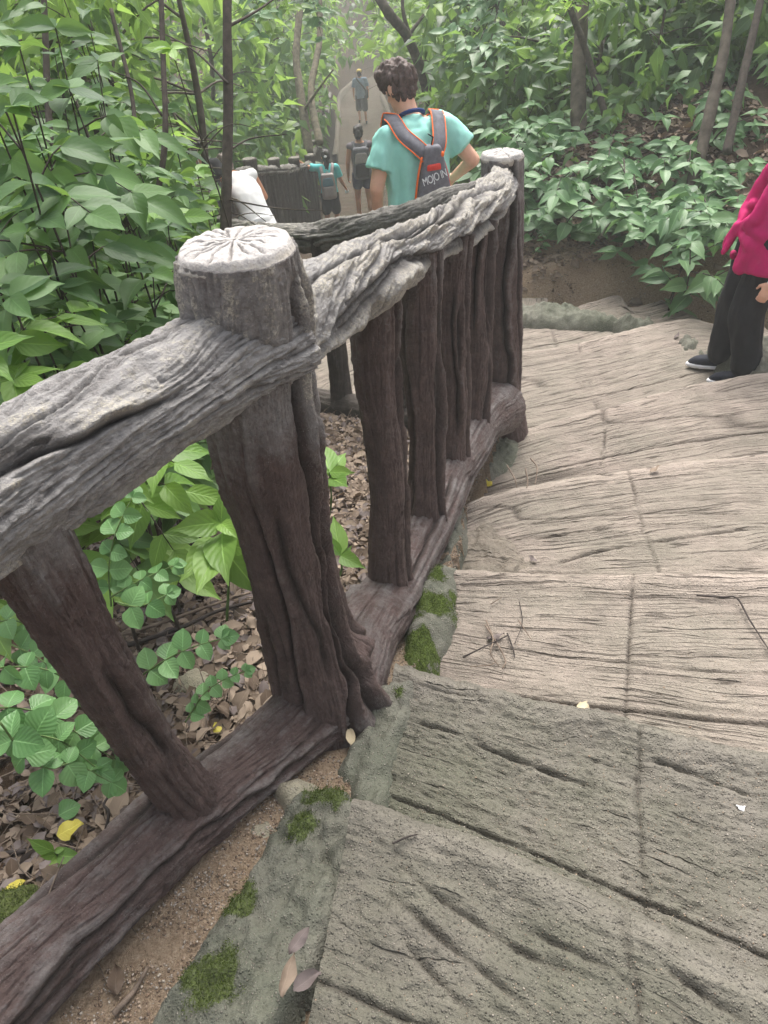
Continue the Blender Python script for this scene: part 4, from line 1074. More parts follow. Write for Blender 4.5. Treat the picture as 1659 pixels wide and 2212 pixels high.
M_teal = plain_mat('cloth_teal', srgb(160, 224, 210), 0.75, 0.06, 14, 0.15, 500)
M_navy = plain_mat('cloth_navy', srgb(40, 60, 110), 0.8, 0.1, 20)
M_black = plain_mat('cloth_black', (0.014, 0.014, 0.016), 0.85, 0.25, 16, 0.3, 400)
M_pink = plain_mat('cloth_magenta', srgb(186, 8, 96), 0.75, 0.12, 14, 0.25, 400)
M_greytop = plain_mat('cloth_charcoal', srgb(118, 110, 116), 0.8, 0.1, 14)
M_white = plain_mat('cloth_white', (0.80, 0.80, 0.80), 0.8, 0.04, 14)
M_hair = plain_mat('hair_brown', (0.085, 0.055, 0.045), 0.6, 0.55, 70, 0.7, 220, 0.5)
M_hair_dark = plain_mat('hair_dark', (0.022, 0.016, 0.014), 0.55, 0.4, 60, 0.6, 220, 0.5)
M_hair_grey = plain_mat('hair_greybrown', (0.17, 0.135, 0.115), 0.6, 0.4, 60, 0.6, 220)
M_shoe = plain_mat('shoe_navy', (0.016, 0.018, 0.028), 0.8, 0.25, 60, 0.3, 700)
M_sole = plain_mat('sole_white', (0.78, 0.78, 0.80), 0.6, 0.03)
M_packgrey = plain_mat('pack_grey', (0.15, 0.15, 0.17), 0.75, 0.2, 40, 0.3, 600)
M_packblack = plain_mat('pack_black', (0.02, 0.02, 0.022), 0.75, 0.2, 40, 0.3, 600)
M_orange = plain_mat('piping_orange', srgb(244, 112, 40), 0.6, 0.05)
M_red = plain_mat('trim_red', srgb(214, 62, 50), 0.6, 0.05)
M_denim = plain_mat('denim', srgb(54, 62, 92), 0.85, 0.15, 30)
M_bluegrey = plain_mat('cloth_bluegrey', srgb(120, 136, 156), 0.85, 0.25, 22)
M_yellowcap = plain_mat('cap_yellow', srgb(196, 172, 92), 0.8, 0.15, 30)
M_packblue = plain_mat('pack_blue', srgb(96, 132, 146), 0.75, 0.12, 40)
M_packpale = plain_mat('pack_pale', srgb(170, 160, 158), 0.75, 0.12, 40)
M_print = plain_mat('print_white', (0.75, 0.78, 0.78), 0.6, 0.03)

def box_prim(c, h, tap=0.0):
    """rounded upright box as a loft: centre, half sizes (x,y,z), taper of the top"""
    c = np.asarray(c, float)
    nu = 24; th = np.linspace(0, 2 * np.pi, nu, endpoint=False)
    sq = lambda v: np.sign(v) * np.abs(v) ** 0.45
    rings = []
    for t, k in ((-1, 0.86), (-0.9, 0.97), (-0.6, 1), (0.0, 1), (0.6, 1), (0.9, 0.95), (1, 0.8)):
        f = k * (1 - tap * (t + 1) / 2)
        rings.append(np.stack([c[0] + sq(np.cos(th)) * h[0] * f, c[1] + sq(np.sin(th)) * h[1] * k, np.full(nu, c[2] + t * h[2])], -1))
    V = np.vstack(rings); F = [tuple(f) for f in grid_faces(nu, len(rings), True)]
    F.append(tuple(range(nu))[::-1]); F.append(tuple((len(rings) - 1) * nu + i for i in range(nu)))
    return V, F
def ribbon_strap(name, pts, w, thick, mat, parent, S, edge=None, wdir=None):
    """flat strap along pts (local metres); edge: material of the piping"""
    P = spline(np.array(pts, float), 26) * S
    T = np.gradient(P, axis=0); T /= np.linalg.norm(T, axis=1)[:, None]
    out = np.array([0, -1.0, 0.35])
    Wd = np.cross(T, out); Wd /= np.linalg.norm(Wd, axis=1)[:, None]
    Nn = np.cross(Wd, T)
    V = np.stack([P + Wd * w / 2 + Nn * thick / 2, P - Wd * w / 2 + Nn * thick / 2, P - Wd * w / 2 - Nn * thick / 2, P + Wd * w / 2 - Nn * thick / 2], 1).reshape(-1, 3)
    Fs = [grid_faces(4, 26, True), np.array([[0, 1, 2, 3], [103, 102, 101, 100]])]
    o = obj(name, mesh_of(name, V, [np.vstack(Fs)], V[:, :2], mat, smooth=False), parent)
    if edge is not None:
        for sg in (1, -1):
            obj('piping', tube_mesh('piping', P + Wd * sg * w / 2 + Nn * thick * 0.3, [0.0042] * 26, 7, 26, edge), o)
    return o

# --- man in the teal shirt with the small sling pack
HM = 1.80
hd = atd(862, 190, 4.6)
man_h = math.radians(14)
Jm = dict(chest=(0, 0.035, 1.28), waist=(0, 0.01, 1.08), neck=(-0.005, 0.075, 1.45), head=(-0.045, 0.155, 1.61), sL=(-0.185, 0.04, 1.37), sR=(0.18, 0.04, 1.395), eL=(-0.27, 0.0, 1.12), wL=(-0.25, 0.10, 0.88), eR=(0.34, -0.02, 1.20), wR=(0.30, 0.2, 1.06), hL=(-0.09, 0, .92), hR=(.09, 0, .92))
off = rotz(man_h) @ (np.array(Jm['head']) * HM / 1.75)
mloc = np.array([hd[0] - off[0], hd[1] - off[1], hd[2] - off[2]])
man = Person('person in teal T-shirt with grey sling pack walking down behind the railing, head bowed', mloc, man_h, HM, Jm, M_skin, 0.0095, 1.03, (math.radians(28), math.radians(-26)))
man.shirt(M_teal, 0.84, 0.024, 0.62, M_navy, (0.030, 11, 11, 3.5, 3))
man.pants(M_black, (0.55, 0.55), 0.03, 'shorts')
man.hair(M_hair, 1.14, noise=(0.034, 40, 40, 18, 9))
man.shoes(M_shoe, M_sole)
mp_ = thing('sling_pack', 'small grey sling pack with orange piping carried on the teal T-shirt', 'backpack', tuple(mloc), man_h)
SB = HM / 1.75
bz, by_ = 1.19, -0.135
bagv = fuse('bag', [box_prim((0.04, by_, bz - 0.01), (0.125, 0.055, 0.165), 0.6)], M_packgrey, mp_, 0.008, 3, (0.010, 9, 9, 7, 4), SB)
fuse('flap', [box_prim((0.03, by_ - 0.045, bz + 0.045), (0.046, 0.018, 0.018), 0.1)], M_red, mp_, 0.006, 1, None, SB)
fuse('puller', [ell((0.085, by_ - 0.04, bz + 0.105), (0.016, 0.012, 0.018))], M_orange, mp_, 0.005, 1, None, SB)
fuse('drawcord', [capsule((0.03, by_ - .02, bz + .16), .005, (0.03, by_ - .05, bz + .205), .005), capsule((0.03, by_ - .05, bz + .205), .005, (0.0, by_ - .05, bz + .225), .004)], M_packblack, mp_, 0.005, 0, None, SB)
for sx, side in ((-1, 'l'), (1, 'r')):
    ribbon_strap('strap', [(0.03 + sx * 0.025, by_ - 0.01, bz + 0.10), (0.02 + sx * 0.065, by_ + 0.002, bz + 0.15), (0.0 + sx * 0.11, -0.075, bz + 0.215), (sx * 0.135, 0.02, bz + 0.285), (sx * 0.14, 0.10, bz + 0.275), (sx * 0.14, 0.17, bz + 0.18)], 0.082, 0.012, M_packgrey, mp_, SB, M_orange)
    obj('edge_piping', tube_mesh('edge_piping', np.array([(0.03 + sx * 0.06, by_ - 0.02, bz + 0.10), (0.03 + sx * 0.09, by_ - 0.025, bz), (0.03 + sx * 0.112, by_ - 0.02, bz - 0.13)]) * SB, [0.007] * 3, 8, 16, M_orange if sx < 0 else M_red), mp_)
tx = bpy.data.curves.new('lettering', 'FONT'); tx.body = 'MOJO IN'; tx.size = 0.05 * SB; tx.extrude = 0.002; tx.align_x = 'CENTER'; tx.space_character = 0.9
tmo = bpy.data.objects.new('tmp', tx); COL.objects.link(tmo)
tme = bpy.data.meshes.new_from_object(tmo.evaluated_get(bpy.context.evaluated_depsgraph_get())); bpy.data.objects.remove(tmo)
tme.name = 'lettering'; tme.materials.clear(); tme.materials.append(M_print)
to = obj('lettering', tme, mp_)
to.location = Vector((0.035, by_ - 0.062, bz - 0.03)) * SB; to.rotation_euler = (math.radians(90 - 4), math.radians(-14), 0)
to.scale = (0.85, 1.25, 1)

# --- person in the tied magenta shirt at the frame edge
ploc = atz(1543, 812, EZ['F'] + 0.012)
HP = 1.56
ph = math.radians(72)
Jp = dict(kL=(-0.10, 0.05, 0.50), aL=(-0.11, -0.02, 0.08), kR=(0.10, 0.09, 0.50), aR=(0.11, 0.10, 0.08), hL=(-0.09, 0, .92), wR=(0.28, 0.05, 0.90), eR=(0.28, -0.10, 1.14), wL=(-0.27, -0.02, 0.74), eL=(-0.29, -0.16, 1.02), chest=(0, -0.09, 1.28), waist=(0, -0.02, 1.08), neck=(0, -0.19, 1.47), head=(0, -0.19, 1.63), sL=(-.185, -.17, 1.43), sR=(.185, -.17, 1.43))
# the visible shoe: near foot stands a little towards the camera
pdir = rotz(ph)
fo = pdir @ (np.array([-0.02, 0.16, 0]) * HP / 1.75)
ploc = ploc - np.array([fo[0], fo[1], 0])
pk = Person('person at the frame edge in tied magenta shirt and black trousers, one hand lowered', ploc, ph, HP, Jp, M_skin, 0.0075, 1.06, (0, -0.1), {'L': ((0.03, 0.45, -1.0), (-0.9, 0.2, 0.25))}, None, True, 0.75)
pk.pants(M_black, (0.15, 0.15), 0.040, 'trousers', (0.042, 7, 7, 3.0, 8), 0.004, 0.10)
pk.shirt(M_greytop, 0.98, 0.012, 0.35, None, (0.006, 8, 8, 5, 3), 'vest')
# magenta shirt: open over the vest, tails knotted at the front
jp = pk.j
pr = []
ch, wa, pe = jp['chest'], jp['waist'], jp['pel']
th = np.linspace(math.radians(115), math.radians(425), 22)
for a0, a1 in zip(th[:-1], th[1:]):
    for (c0, r0x, r0y), (c1, r1x, r1y) in (((pe - [0, 0, 0.17], .235, .185), (wa, .19, .150)), ((wa, .19, .150), (ch, .21, .155)), ((ch, .21, .155), (np.array([0, -0.15, 1.40]), .19, .125))):
        q = lambda c, rx, ry, a: np.asarray(c) + [math.cos(a) * rx, math.sin(a) * ry, 0]
        pr.append(capsule(q(c0, r0x, r0y, a0), 0.020, q(c1, r1x, r1y, a0), 0.020))
        pr.append(capsule(q(c0, r0x, r0y, a0), 0.020, q(c0, r0x, r0y, a1), 0.020))
        pr.append(capsule(q(c1, r1x, r1y, a0), 0.020, q(c1, r1x, r1y, a1), 0.020))
        pr.append(capsule(q(c0, r0x, r0y, a0), 0.018, q(c1, r1x, r1y, a1), 0.018))
kn = np.array([0.0, 0.195, 0.965])
pr += [ell(kn, (0.036, 0.036, 0.042)), capsule(kn, 0.028, kn + [-0.03, 0.06, -0.13], 0.02), capsule(kn, 0.024, kn + [0.05, 0.045, -0.12], 0.018)]
for sx in (-1, 1):
    pr += [capsule(kn, 0.030, (sx * 0.15, 0.13, 1.06), 0.032), capsule((sx * 0.15, 0.13, 1.06), 0.03, (sx * 0.13, 0.05, 1.28), 0.03), capsule(kn, 0.028, (sx * 0.17, 0.12, 0.92), 0.03), capsule((sx * 0.10, 0.155, 1.02), .03, (sx * 0.19, 0.08, 0.98), .035)]
    s_ = jp['sL' if sx < 0 else 'sR']; e_ = jp['eL' if sx < 0 else 'eR']
    pr.append(capsule(s_, 0.085, s_ + (e_ - s_) * 0.75, 0.078))
fuse('overshirt', pr, M_pink, pk.root, 0.010, 6, (0.034, 10, 10, 4, 12), pk.S)
pk.hair(M_hair_dark, 1.05, [((0, -0.06, -0.02), 0.06, (0, -0.07, -0.16), 0.04)])
pk.shoes(M_shoe, M_sole, 1.15)
wz = jp['wL']
fuse('bracelet', [capsule(wz + [math.cos(a) * .031, math.sin(a) * .031, -.002], .005, wz + [math.cos(a + .5) * .031, math.sin(a + .5) * .031, -.002], .005) for a in np.arange(0, 6.3, .5)], M_print, pk.root, 0.005, 0, None, pk.S)

def stand(px, Y, side=0.0):
    """a spot on the lower path seen at pixel column px, depth Y: (x, y, z of the tread)"""
    k = np.argmin(np.abs(PS[:, 1] - Y) + (PS[:, 1] < 5.5) * 9)
    z = PS[k, 2]
    return z
def backpack(label, loc, rz, S, c, h, mats, name='backpack', pocket=True):
    b = thing(name, label, 'backpack', tuple(loc), rz)
    fuse('bag', [box_prim(c, h, 0.12)], mats[0], b, 0.012, 3, (0.012, 8, 8, 6, 4), S)
    c = np.asarray(c, float)
    if pocket:
        fuse('pocket', [box_prim(c + [0, -h[1] * 0.95, -h[2] * 0.40], (h[0] * 0.78, h[1] * 0.4, h[2] * 0.42), 0.05)], mats[1], b, 0.012, 3, None, S)
        fuse('flap', [box_prim(c + [0, -h[1] * 0.85, h[2] * 0.38], (h[0] * 0.82, h[1] * 0.3, h[2] * 0.34), 0.25)], mats[2], b, 0.012, 3, None, S)
    for sx in (-1, 1):
        ribbon_strap('strap', [c + [sx * h[0] * 0.6, h[1] * 0.6, h[2] * 0.75], (sx * 0.11, -0.09, 1.44), (sx * 0.125, 0.0, 1.505), (sx * 0.125, 0.10, 1.43), (sx * 0.13, 0.14, 1.2)], 0.05, 0.012, mats[3], b, S)
    fuse('handle', [capsule(c + [-0.03, 0, h[2] * 1.0], .008, c + [0, 0, h[2] * 1.0 + .03], .008), capsule(c + [0, 0, h[2] * 1.0 + .03], .008, c + [.03, 0, h[2] * 1.0], .008)], mats[3], b, 0.008, 0, None, S)
    return b

# --- girl in turquoise shirt reaching out to the fence
gY = 13.3
gl = aty(722, 505, gY); gl = np.array([gl[0], gY, stand(0, gY)])
Jg = dict(eL=(-0.40, -0.05, 1.50), wL=(-0.58, -0.06, 1.66), sL=(-0.185, 0, 1.45), eR=(0.26, 0.0, 1.16), wR=(0.33, 0.12, 1.0))
girl = Person('girl in turquoise shirt with blue and grey pack, one arm reaching to the fence', gl, math.radians(0), 1.42, Jg, M_skin_tan, 0.012, 0.95, (0, 0), {'L': ((-1, 0, -0.25), (0, -0.3, 1))}, None, True)
M_turq = plain_mat('cloth_turquoise', srgb(110, 205, 205), 0.8, 0.08, 14)
girl.shirt(M_turq, 0.88, 0.02, 0.7)
girl.pants(M_black, (0.62, 0.62), 0.015, 'shorts')
girl.hair(M_hair_dark, 1.05, [((0, -0.08, 0.0), 0.05, (0.0, -0.10, -0.18), 0.05), ((0, -0.10, -0.18), 0.05, (0.0, -0.10, -0.33), 0.03)])
fuse('hair_clip', [ell(girl.hp((0.0, -0.115, 0.03)), (0.035, 0.015, 0.025), girl.hr)], M_white, girl.root, 0.008, 0, None, girl.S)
girl.shoes(M_shoe)
backpack('blue and grey child backpack carried by the girl at the fence', gl, 0.0, girl.S, (0, -0.20, 1.14), (0.15, 0.085, 0.24), (M_packpale, M_packpale, M_packblue, M_packpale))
fuse_o = fuse('tissue', [box_prim(girl.j['wR'] + [0.02, 0.03, -0.09], (0.04, 0.012, 0.03))], M_white, None, 0.006, 1, None, girl.S)
fuse_o.location = tuple(gl); tag(fuse_o, 'small pale snack packet held in the lowered hand of the girl', 'packet')

# --- woman in tank top with the dark backpack
wY = 14.9
wl = aty(792, 488, wY); wl = np.array([wl[0], wY, stand(0, wY)])
Jw = dict(eR=(0.27, 0.0, 1.14), wR=(0.36, 0.10, 0.93), kL=(-0.11, 0.10, 0.50), aL=(-0.12, 0.02, 0.10), kR=(0.10, 0.0, 0.50), aR=(0.10, -0.12, 0.09))
wm = Person('woman in sleeveless top and shorts carrying a dark grey backpack on the path', wl, math.radians(4), 1.68, Jw, M_skin_tan, 0.012, 1.0, (math.radians(-12), -0.1), None, None, True)
wm.shirt(M_greytop, 0.92, 0.010, 0.0, None, (0.005, 8, 8, 5, 3), 'tank_top')
wm.pants(M_denim, (0.74, 0.74), 0.014, 'shorts')
wm.hair(M_hair_dark, 1.06, [((0, -0.08, 0.03), 0.055, (0, -0.11, -0.05), 0.05)])
wm.shoes(M_shoe)
backpack('dark grey backpack on the woman in the sleeveless top', wl, math.radians(4), wm.S, (-0.01, -0.215, 1.17), (0.165, 0.10, 0.27), (M_packgrey, M_packblack, M_packpale, M_packgrey))

# --- far man in shorts with a shoulder bag
fY = 31.0
fl = aty(783, 243, fY); fl = np.array([fl[0], fY, stand(0, fY) - 0.06])
Jf = dict(kR=(0.10, -0.02, 0.50), aR=(0.11, -0.03, 0.08), kL=(-0.11, 0.10, 0.50), aL=(-0.12, -0.08, 0.14))
fm = Person('far person in blue-grey shirt, dark shorts and yellow cap walking away', fl, 0.0, 1.74, Jf, M_skin_tan, 0.016, 1.02)
fm.shirt(M_bluegrey, 0.86, 0.03, 0.75)
fm.pants(M_navy if False else M_black, (0.52, 0.52), 0.03, 'shorts')
fm.hair(M_hair_dark, 1.0)
fuse('cap', [ell(fm.hp((0, 0.0, 0.075)), (0.098, 0.112, 0.075), fm.hr), ell(fm.hp((0, 0.12, 0.06)), (0.07, 0.07, 0.012), fm.hr)], M_yellowcap, fm.root, 0.014, 2, None, fm.S)
fm.shoes(M_shoe)
sbg = thing('shoulder_bag', 'black shoulder bag slung across the back of the far person', 'bag', tuple(fl))
fuse('bag', [box_prim((0.21, -0.03, 0.98), (0.05, 0.11, 0.13))], M_packblack, sbg, 0.016, 2, None, fm.S)
ribbon_strap('strap', [(0.20, -0.08, 1.08), (0.08, -0.16, 1.25), (-0.08, -0.12, 1.45), (-0.12, 0.0, 1.52), (-0.08, 0.12, 1.42)], 0.05, 0.014, M_packblack, sbg, fm.S)

# --- two people resting at the lower railing
aY = 8.5
al = aty(553, 480, aY); al = np.array([al[0], aY, stand(0, aY)])
Ja = dict(pel=(0, -0.06, 0.92), waist=(0, 0.02, 1.05), chest=(0, 0.13, 1.21), neck=(0, 0.27, 1.36), head=(-0.03, 0.40, 1.43), sL=(-0.18, 0.22, 1.32), sR=(0.18, 0.22, 1.32), eL=(-0.27, 0.33, 1.08), wL=(-0.20, 0.47, 0.96), eR=(0.30, 0.22, 1.06), wR=(0.22, 0.42, 0.95))
wa_ = Person('person in white sleeveless top bending forward beside the lower railing', al, math.radians(38), 1.66, Ja, M_skin_tan, 0.012, 1.02, (0.1, -0.6), None, None, True)
wa_.shirt(M_white, 0.80, 0.02, 0.0, None, (0.012, 8, 8, 5, 3), 'top')
wa_.pants(M_white, (0.42, 0.42), 0.025, 'trousers')
wa_.hair(M_hair_grey, 1.05)
wa_.shoes(M_shoe)
fuse('undertop', [loft([(np.array([0, 0.045, 1.08]), .15, .118), (np.array([0, 0.10, 1.17]), .16, .125), (np.array([0, 0.155, 1.26]), .15, .11)])], M_bluegrey, wa_.root, 0.012, 2, None, wa_.S)
bY = 8.4
bl = aty(458, 500, bY); bl = np.array([bl[0], bY, gz1(bl[0], bY)])
bl[2] = max(bl[2], stand(0, bY) - 0.05)
Jb = dict(eL=(-0.24, 0.16, 1.22), wL=(-0.16, 0.36, 1.28), eR=(0.26, 0.16, 1.16), wR=(0.14, 0.34, 1.20), head=(0, 0.08, 1.61), neck=(0, 0.03, 1.46))
pb = Person('dark-haired person in black behind the leaves, forearms raised at the railing end', bl, math.radians(-150), 1.62, Jb, M_skin, 0.012, 1.0, (0.2, -0.2))
pb.shirt(M_black, 0.86, 0.02, 0.6)
pb.pants(M_black, (0.09, 0.09), 0.02)
pb.hair(M_hair_dark, 1.1, [((0.06, -0.03, 0), 0.04, (0.08, -0.03, -0.2), 0.04), ((-0.06, -0.03, 0), 0.04, (-0.08, -0.03, -0.2), 0.04)])
pb.shoes(M_shoe)
# ------------------------------------------------------------------ leaves
CULL = True
VIEWAX = np.vstack([PS[PS[:, 0] < 0.9][:, :3], np.linspace([0, 0.5, 0.2], [-0.25, 8.0, -1.6], 40)])
def airy(P, left=0.85, right=1.25, high=2.7):
    """False for leaves in the open air over the path and the lower flight"""
    Q = VIEWAX[::3]
    out = np.ones(len(P), bool)
    for c in range(0, len(P), 4000):
        p = P[c:c + 4000]
        D2 = np.hypot(p[:, None, 0] - Q[None, :, 0], p[:, None, 1] - Q[None, :, 1]); i = D2.argmin(1)
        d = D2[np.arange(len(p)), i]; q = Q[i]; sx = p[:, 0] - q[:, 0]
        lf = np.where((q[:, 1] > 5.0) & (q[:, 1] < 11.0), 1.3, left)
        lf = np.where(q[:, 2] > np.interp(q[:, 1], [0, 5, 8], [-9, -1.03, -1.62]) + 0.03, np.minimum(lf, 0.19 * q[:, 1]), lf)
        lf = np.where(q[:, 1] < 4.6, np.where(q[:, 1] > 3.0, 0.17, 0.12) * q[:, 1], lf)
        out[c:c + 4000] = ~((d < np.where(sx < 0, lf, right)) & (p[:, 2] < q[:, 2] + high - 0.35 * (q[:, 1] > 17)))
    return out
def leaf_mat(name, dark, light, trans=(0.25, 0.42, 0.05), tw=0.34, rough=0.42, spec=0.45, vs_=1.0):
    ma, nt, p, out = new_mat(name); n = N(nt)
    oi = n('ObjectInfo').outputs['Random']; ri = n('NewGeometry').outputs['Random Per Island']
    rv = n.math('FRACT', n.math('ADD', oi, ri))
    geo = n('NewGeometry').outputs['Position']
    uv = n('TexCoord').outputs['UV']
    col = n.ramp(rv, [(0.0, dark), (0.55, tuple((a + b) / 2 for a, b in zip(dark, light))), (1.0, light)])
    col = n.mix(n.math('MULTIPLY', n.noise(geo, 22, 4, 0.6), 0.35), col, tuple(c * 0.55 for c in dark))
    sx = n('SeparateXYZ'); n.link(uv, sx.inputs[0])
    au = n.math('ABSOLUTE', n.math('SUBTRACT', sx.outputs[0], 0.5))
    rib = n.ramp(au, [(0.0, 1.0), (0.035, 0.0)])
    ph = n.math('SUBTRACT', n.math('MULTIPLY', sx.outputs[1], 7.0), n.math('MULTIPLY', au, 5.0))
    vein = n.math('ABSOLUTE', n.math('SUBTRACT', n.math('FRACT', ph), 0.5))
    vl = n.ramp(vein, [(0.0, 1.0), (0.09, 0.0)])
    col = n.mix(n.math('MULTIPLY', rib, 0.45 * vs_), col, tuple(min(1, c * 1.9 + 0.02) for c in light))
    col = n.mix(n.math('MULTIPLY', vl, 0.2 * vs_), col, light)
    nt.links.new(col, p.inputs['Base Color'])
    p.inputs['Roughness'].default_value = rough
    p.inputs['Specular IOR Level'].default_value = spec
    hgt = n.math('ADD', n.math('MULTIPLY', vein, 0.8), n.math('MULTIPLY', rib, -0.5))
    nt.links.new(n.bump(hgt, 0.35 * vs_, 0.004), p.inputs['Normal'])
    tr = n('BsdfTranslucent')
    tc = n.mix(0.55, col, trans)
    n.link(tc, tr.inputs['Color'])
    mx = n('MixShader'); mx.inputs[0].default_value = tw
    n.link(p.outputs[0], mx.inputs[1]); n.link(tr.outputs[0], mx.inputs[2])
    n.link(mx.outputs[0], out.inputs['Surface'])
    return ma
M_leaf_left = leaf_mat('leaf_thicket', (0.03, 0.085, 0.028), (0.15, 0.28, 0.085), (0.34, 0.55, 0.10), 0.34, 0.5, 0.35, 0.45)
M_leaf_right = leaf_mat('leaf_bank', (0.065, 0.16, 0.062), (0.21, 0.36, 0.16), (0.25, 0.45, 0.12), 0.32)
M_leaf_lime = leaf_mat('leaf_lime', (0.12, 0.25, 0.045), (0.26, 0.44, 0.09), (0.4, 0.62, 0.1), 0.38)
M_leaf_vine = leaf_mat('leaf_vine', (0.10, 0.24, 0.075), (0.20, 0.38, 0.14), (0.28, 0.48, 0.14), 0.3)
M_leaf_bg = leaf_mat('leaf_woodland', (0.022, 0.065, 0.022), (0.13, 0.25, 0.075), (0.38, 0.6, 0.12), 0.42)
M_leaf_bgl = leaf_mat('leaf_woodland_bright', (0.10, 0.21, 0.04), (0.28, 0.42, 0.10), (0.5, 0.75, 0.15), 0.5)
M_leaf_yellow = leaf_mat('leaf_fallen_yellow', (0.52, 0.42, 0.04), (0.66, 0.58, 0.10), (0.6, 0.5, 0.05), 0.2)
M_leaf_brown = leaf_mat('leaf_fallen_brown', (0.10, 0.07, 0.05), (0.38, 0.30, 0.23), (0.3, 0.18, 0.08), 0.12, 0.75, 0.2, 0.25)
M_leaf_cream = leaf_mat('leaf_fallen_cream', (0.5, 0.40, 0.25), (0.66, 0.57, 0.40), (0.5, 0.4, 0.2), 0.1, 0.7, 0.2, 0.25)
M_leaf_grey = leaf_mat('leaf_fallen_grey', (0.13, 0.105, 0.10), (0.24, 0.2, 0.185), (0.2, 0.15, 0.1), 0.08, 0.7, 0.2, 0.25)
M_stem = plain_mat('stem_bark', (0.055, 0.045, 0.035), 0.85, 0.4, 40, 0.5, 300)
M_stem_green = plain_mat('stem_green', (0.10, 0.16, 0.05), 0.7, 0.3, 40)
M_trunk = plain_mat('trunk_bark', (0.085, 0.072, 0.055), 0.9, 0.45, 14, 0.8, 90)
M_trunk_pale = plain_mat('trunk_pale_bark', (0.17, 0.145, 0.105), 0.9, 0.4, 14, 0.8, 90)
M_twig = plain_mat('twig_dry', (0.17, 0.13, 0.10), 0.9, 0.5, 30, 0.5, 300)
M_twig_dark = plain_mat('twig_dark', (0.045, 0.036, 0.032), 0.8, 0.4, 30, 0.5, 300)

def leaf_geo(kind, seed, nl=6, cols=4):
    """unit leaf: base at origin, along +y, face up +z"""
    r_ = np.random.default_rng(seed)
    t = np.linspace(0, 1, nl + 1)
    if kind == 'ovate':   w, sh = 0.50, np.sin(np.pi * t ** 0.72) ** 0.85 * (1 - 0.25 * t)
    elif kind == 'round': w, sh = 0.86, np.sin(np.pi * np.clip(t, 0, 1) ** 0.78) ** 0.6
    elif kind == 'lance': w, sh = 0.30, np.sin(np.pi * t ** 0.8) ** 1.0
    else:                 w, sh = 0.55, np.sin(np.pi * t ** 0.85) ** 0.7
    w *= r_.uniform(0.82, 1.2)
    sh = sh.copy(); sh[0] = 0.04; sh[-1] = 0.015
    if kind == 'ovate': sh[-2] *= 0.62
    c = np.linspace(-1, 1, cols + 1)
    T, Cc = np.meshgrid(t, c, indexing='ij')
    X = Cc * sh[:, None] * w / 2
    fold, droop, wav = r_.uniform(0.1, 0.42), r_.uniform(0.05, 0.38), r_.uniform(0.01, 0.035)
    if kind == 'dead': fold, droop, wav = r_.uniform(-0.6, 0.6), r_.uniform(-0.35, 0.45), 0.2
    side = r_.uniform(-0.10, 0.10)
    Z = np.abs(X) * fold - droop * T ** 2 + wav * vn(T * 5 + seed, Cc * 2, 0, seed) * np.abs(Cc)
    X = X + side * T ** 2
    Y = T * (1 - 0.12 * droop)
    V = np.stack([X, Y, Z], -1).reshape(-1, 3)
    uv = np.stack([(Cc + 1) / 2, T], -1).reshape(-1, 2)
    F = grid_faces(cols + 1, nl + 1)
    return V, F, uv
def leaf_meshes(kind, mat, n=9, nl=6, cols=4):
    out = []
    for i in range(n):
        V, F, uv = leaf_geo(kind, i * 3 + 1, nl, cols)
        out.append(mesh_of('leaf', V, F, uv, mat))
    return out
LM = {'left': leaf_meshes('ovate', M_leaf_left), 'right': leaf_meshes('ovate', M_leaf_right), 'lime': leaf_meshes('ovate', M_leaf_lime),
      'vine': leaf_meshes('round', M_leaf_vine, 4, 5, 4), 'lance': leaf_meshes('lance', M_leaf_right, 4), 'bright': leaf_meshes('ovate', M_leaf_bgl, 4),
      'yellow': leaf_meshes('dead', M_leaf_yellow, 4, 7, 3), 'brown': leaf_meshes('dead', M_leaf_brown, 5, 7, 3), 'cream': leaf_meshes('dead', M_leaf_cream, 4, 7, 3), 'grey': leaf_meshes('dead', M_leaf_grey, 4, 7, 3)}

def leaf_matrix(pos, d, nrm, size, wide=1.0):
    y = np.asarray(d, float); y = y / np.linalg.norm(y)
    z = np.asarray(nrm, float); z = z - y * (z @ y); z /= (np.linalg.norm(z) + 1e-9)
    x = np.cross(y, z)
    M = Matrix.Identity(4)
    for i in range(3):
        M[i][0] = x[i] * size * wide; M[i][1] = y[i] * size; M[i][2] = z[i] * size; M[i][3] = pos[i]
    return M
def put_leaf(parent, kind, pos, d, nrm, size, wide=1.0, name='leaf'):
    if CULL and parent is not None:
        qx, qy = proj(np.asarray(pos, float))
        if qx < -220 or qx > 1880 or qy < -320: return None
    if CULL and parent is not None and not airy(np.asarray(pos, float)[None])[0]: return None
    o = bpy.data.objects.new(name, LM[kind][random.randrange(len(LM[kind]))])
    COL.objects.link(o)
    o.parent = parent
    pl = parent.location if parent is not None else Vector((0, 0, 0))
    M = leaf_matrix(np.asarray(pos) - np.array(pl), d, nrm, size, wide)
    o.matrix_local = M if parent is not None else M
    return o
def stem_mesh(P, r0, r1, mat, nu=6, nv=14, name='stem', wob=0.0):
    P = np.asarray(P, float)
    R = np.linspace(r0, r1, len(P))
    f = None
    if wob > 0:
        sd = random.randrange(999)
        f = lambda TH, S, RR: RR * wob * fbm(np.cos(TH) * 1.5, np.sin(TH) * 1.5, S * 9, sd, 3)
    return tube_mesh(name, P, R, nu, nv, mat, f)

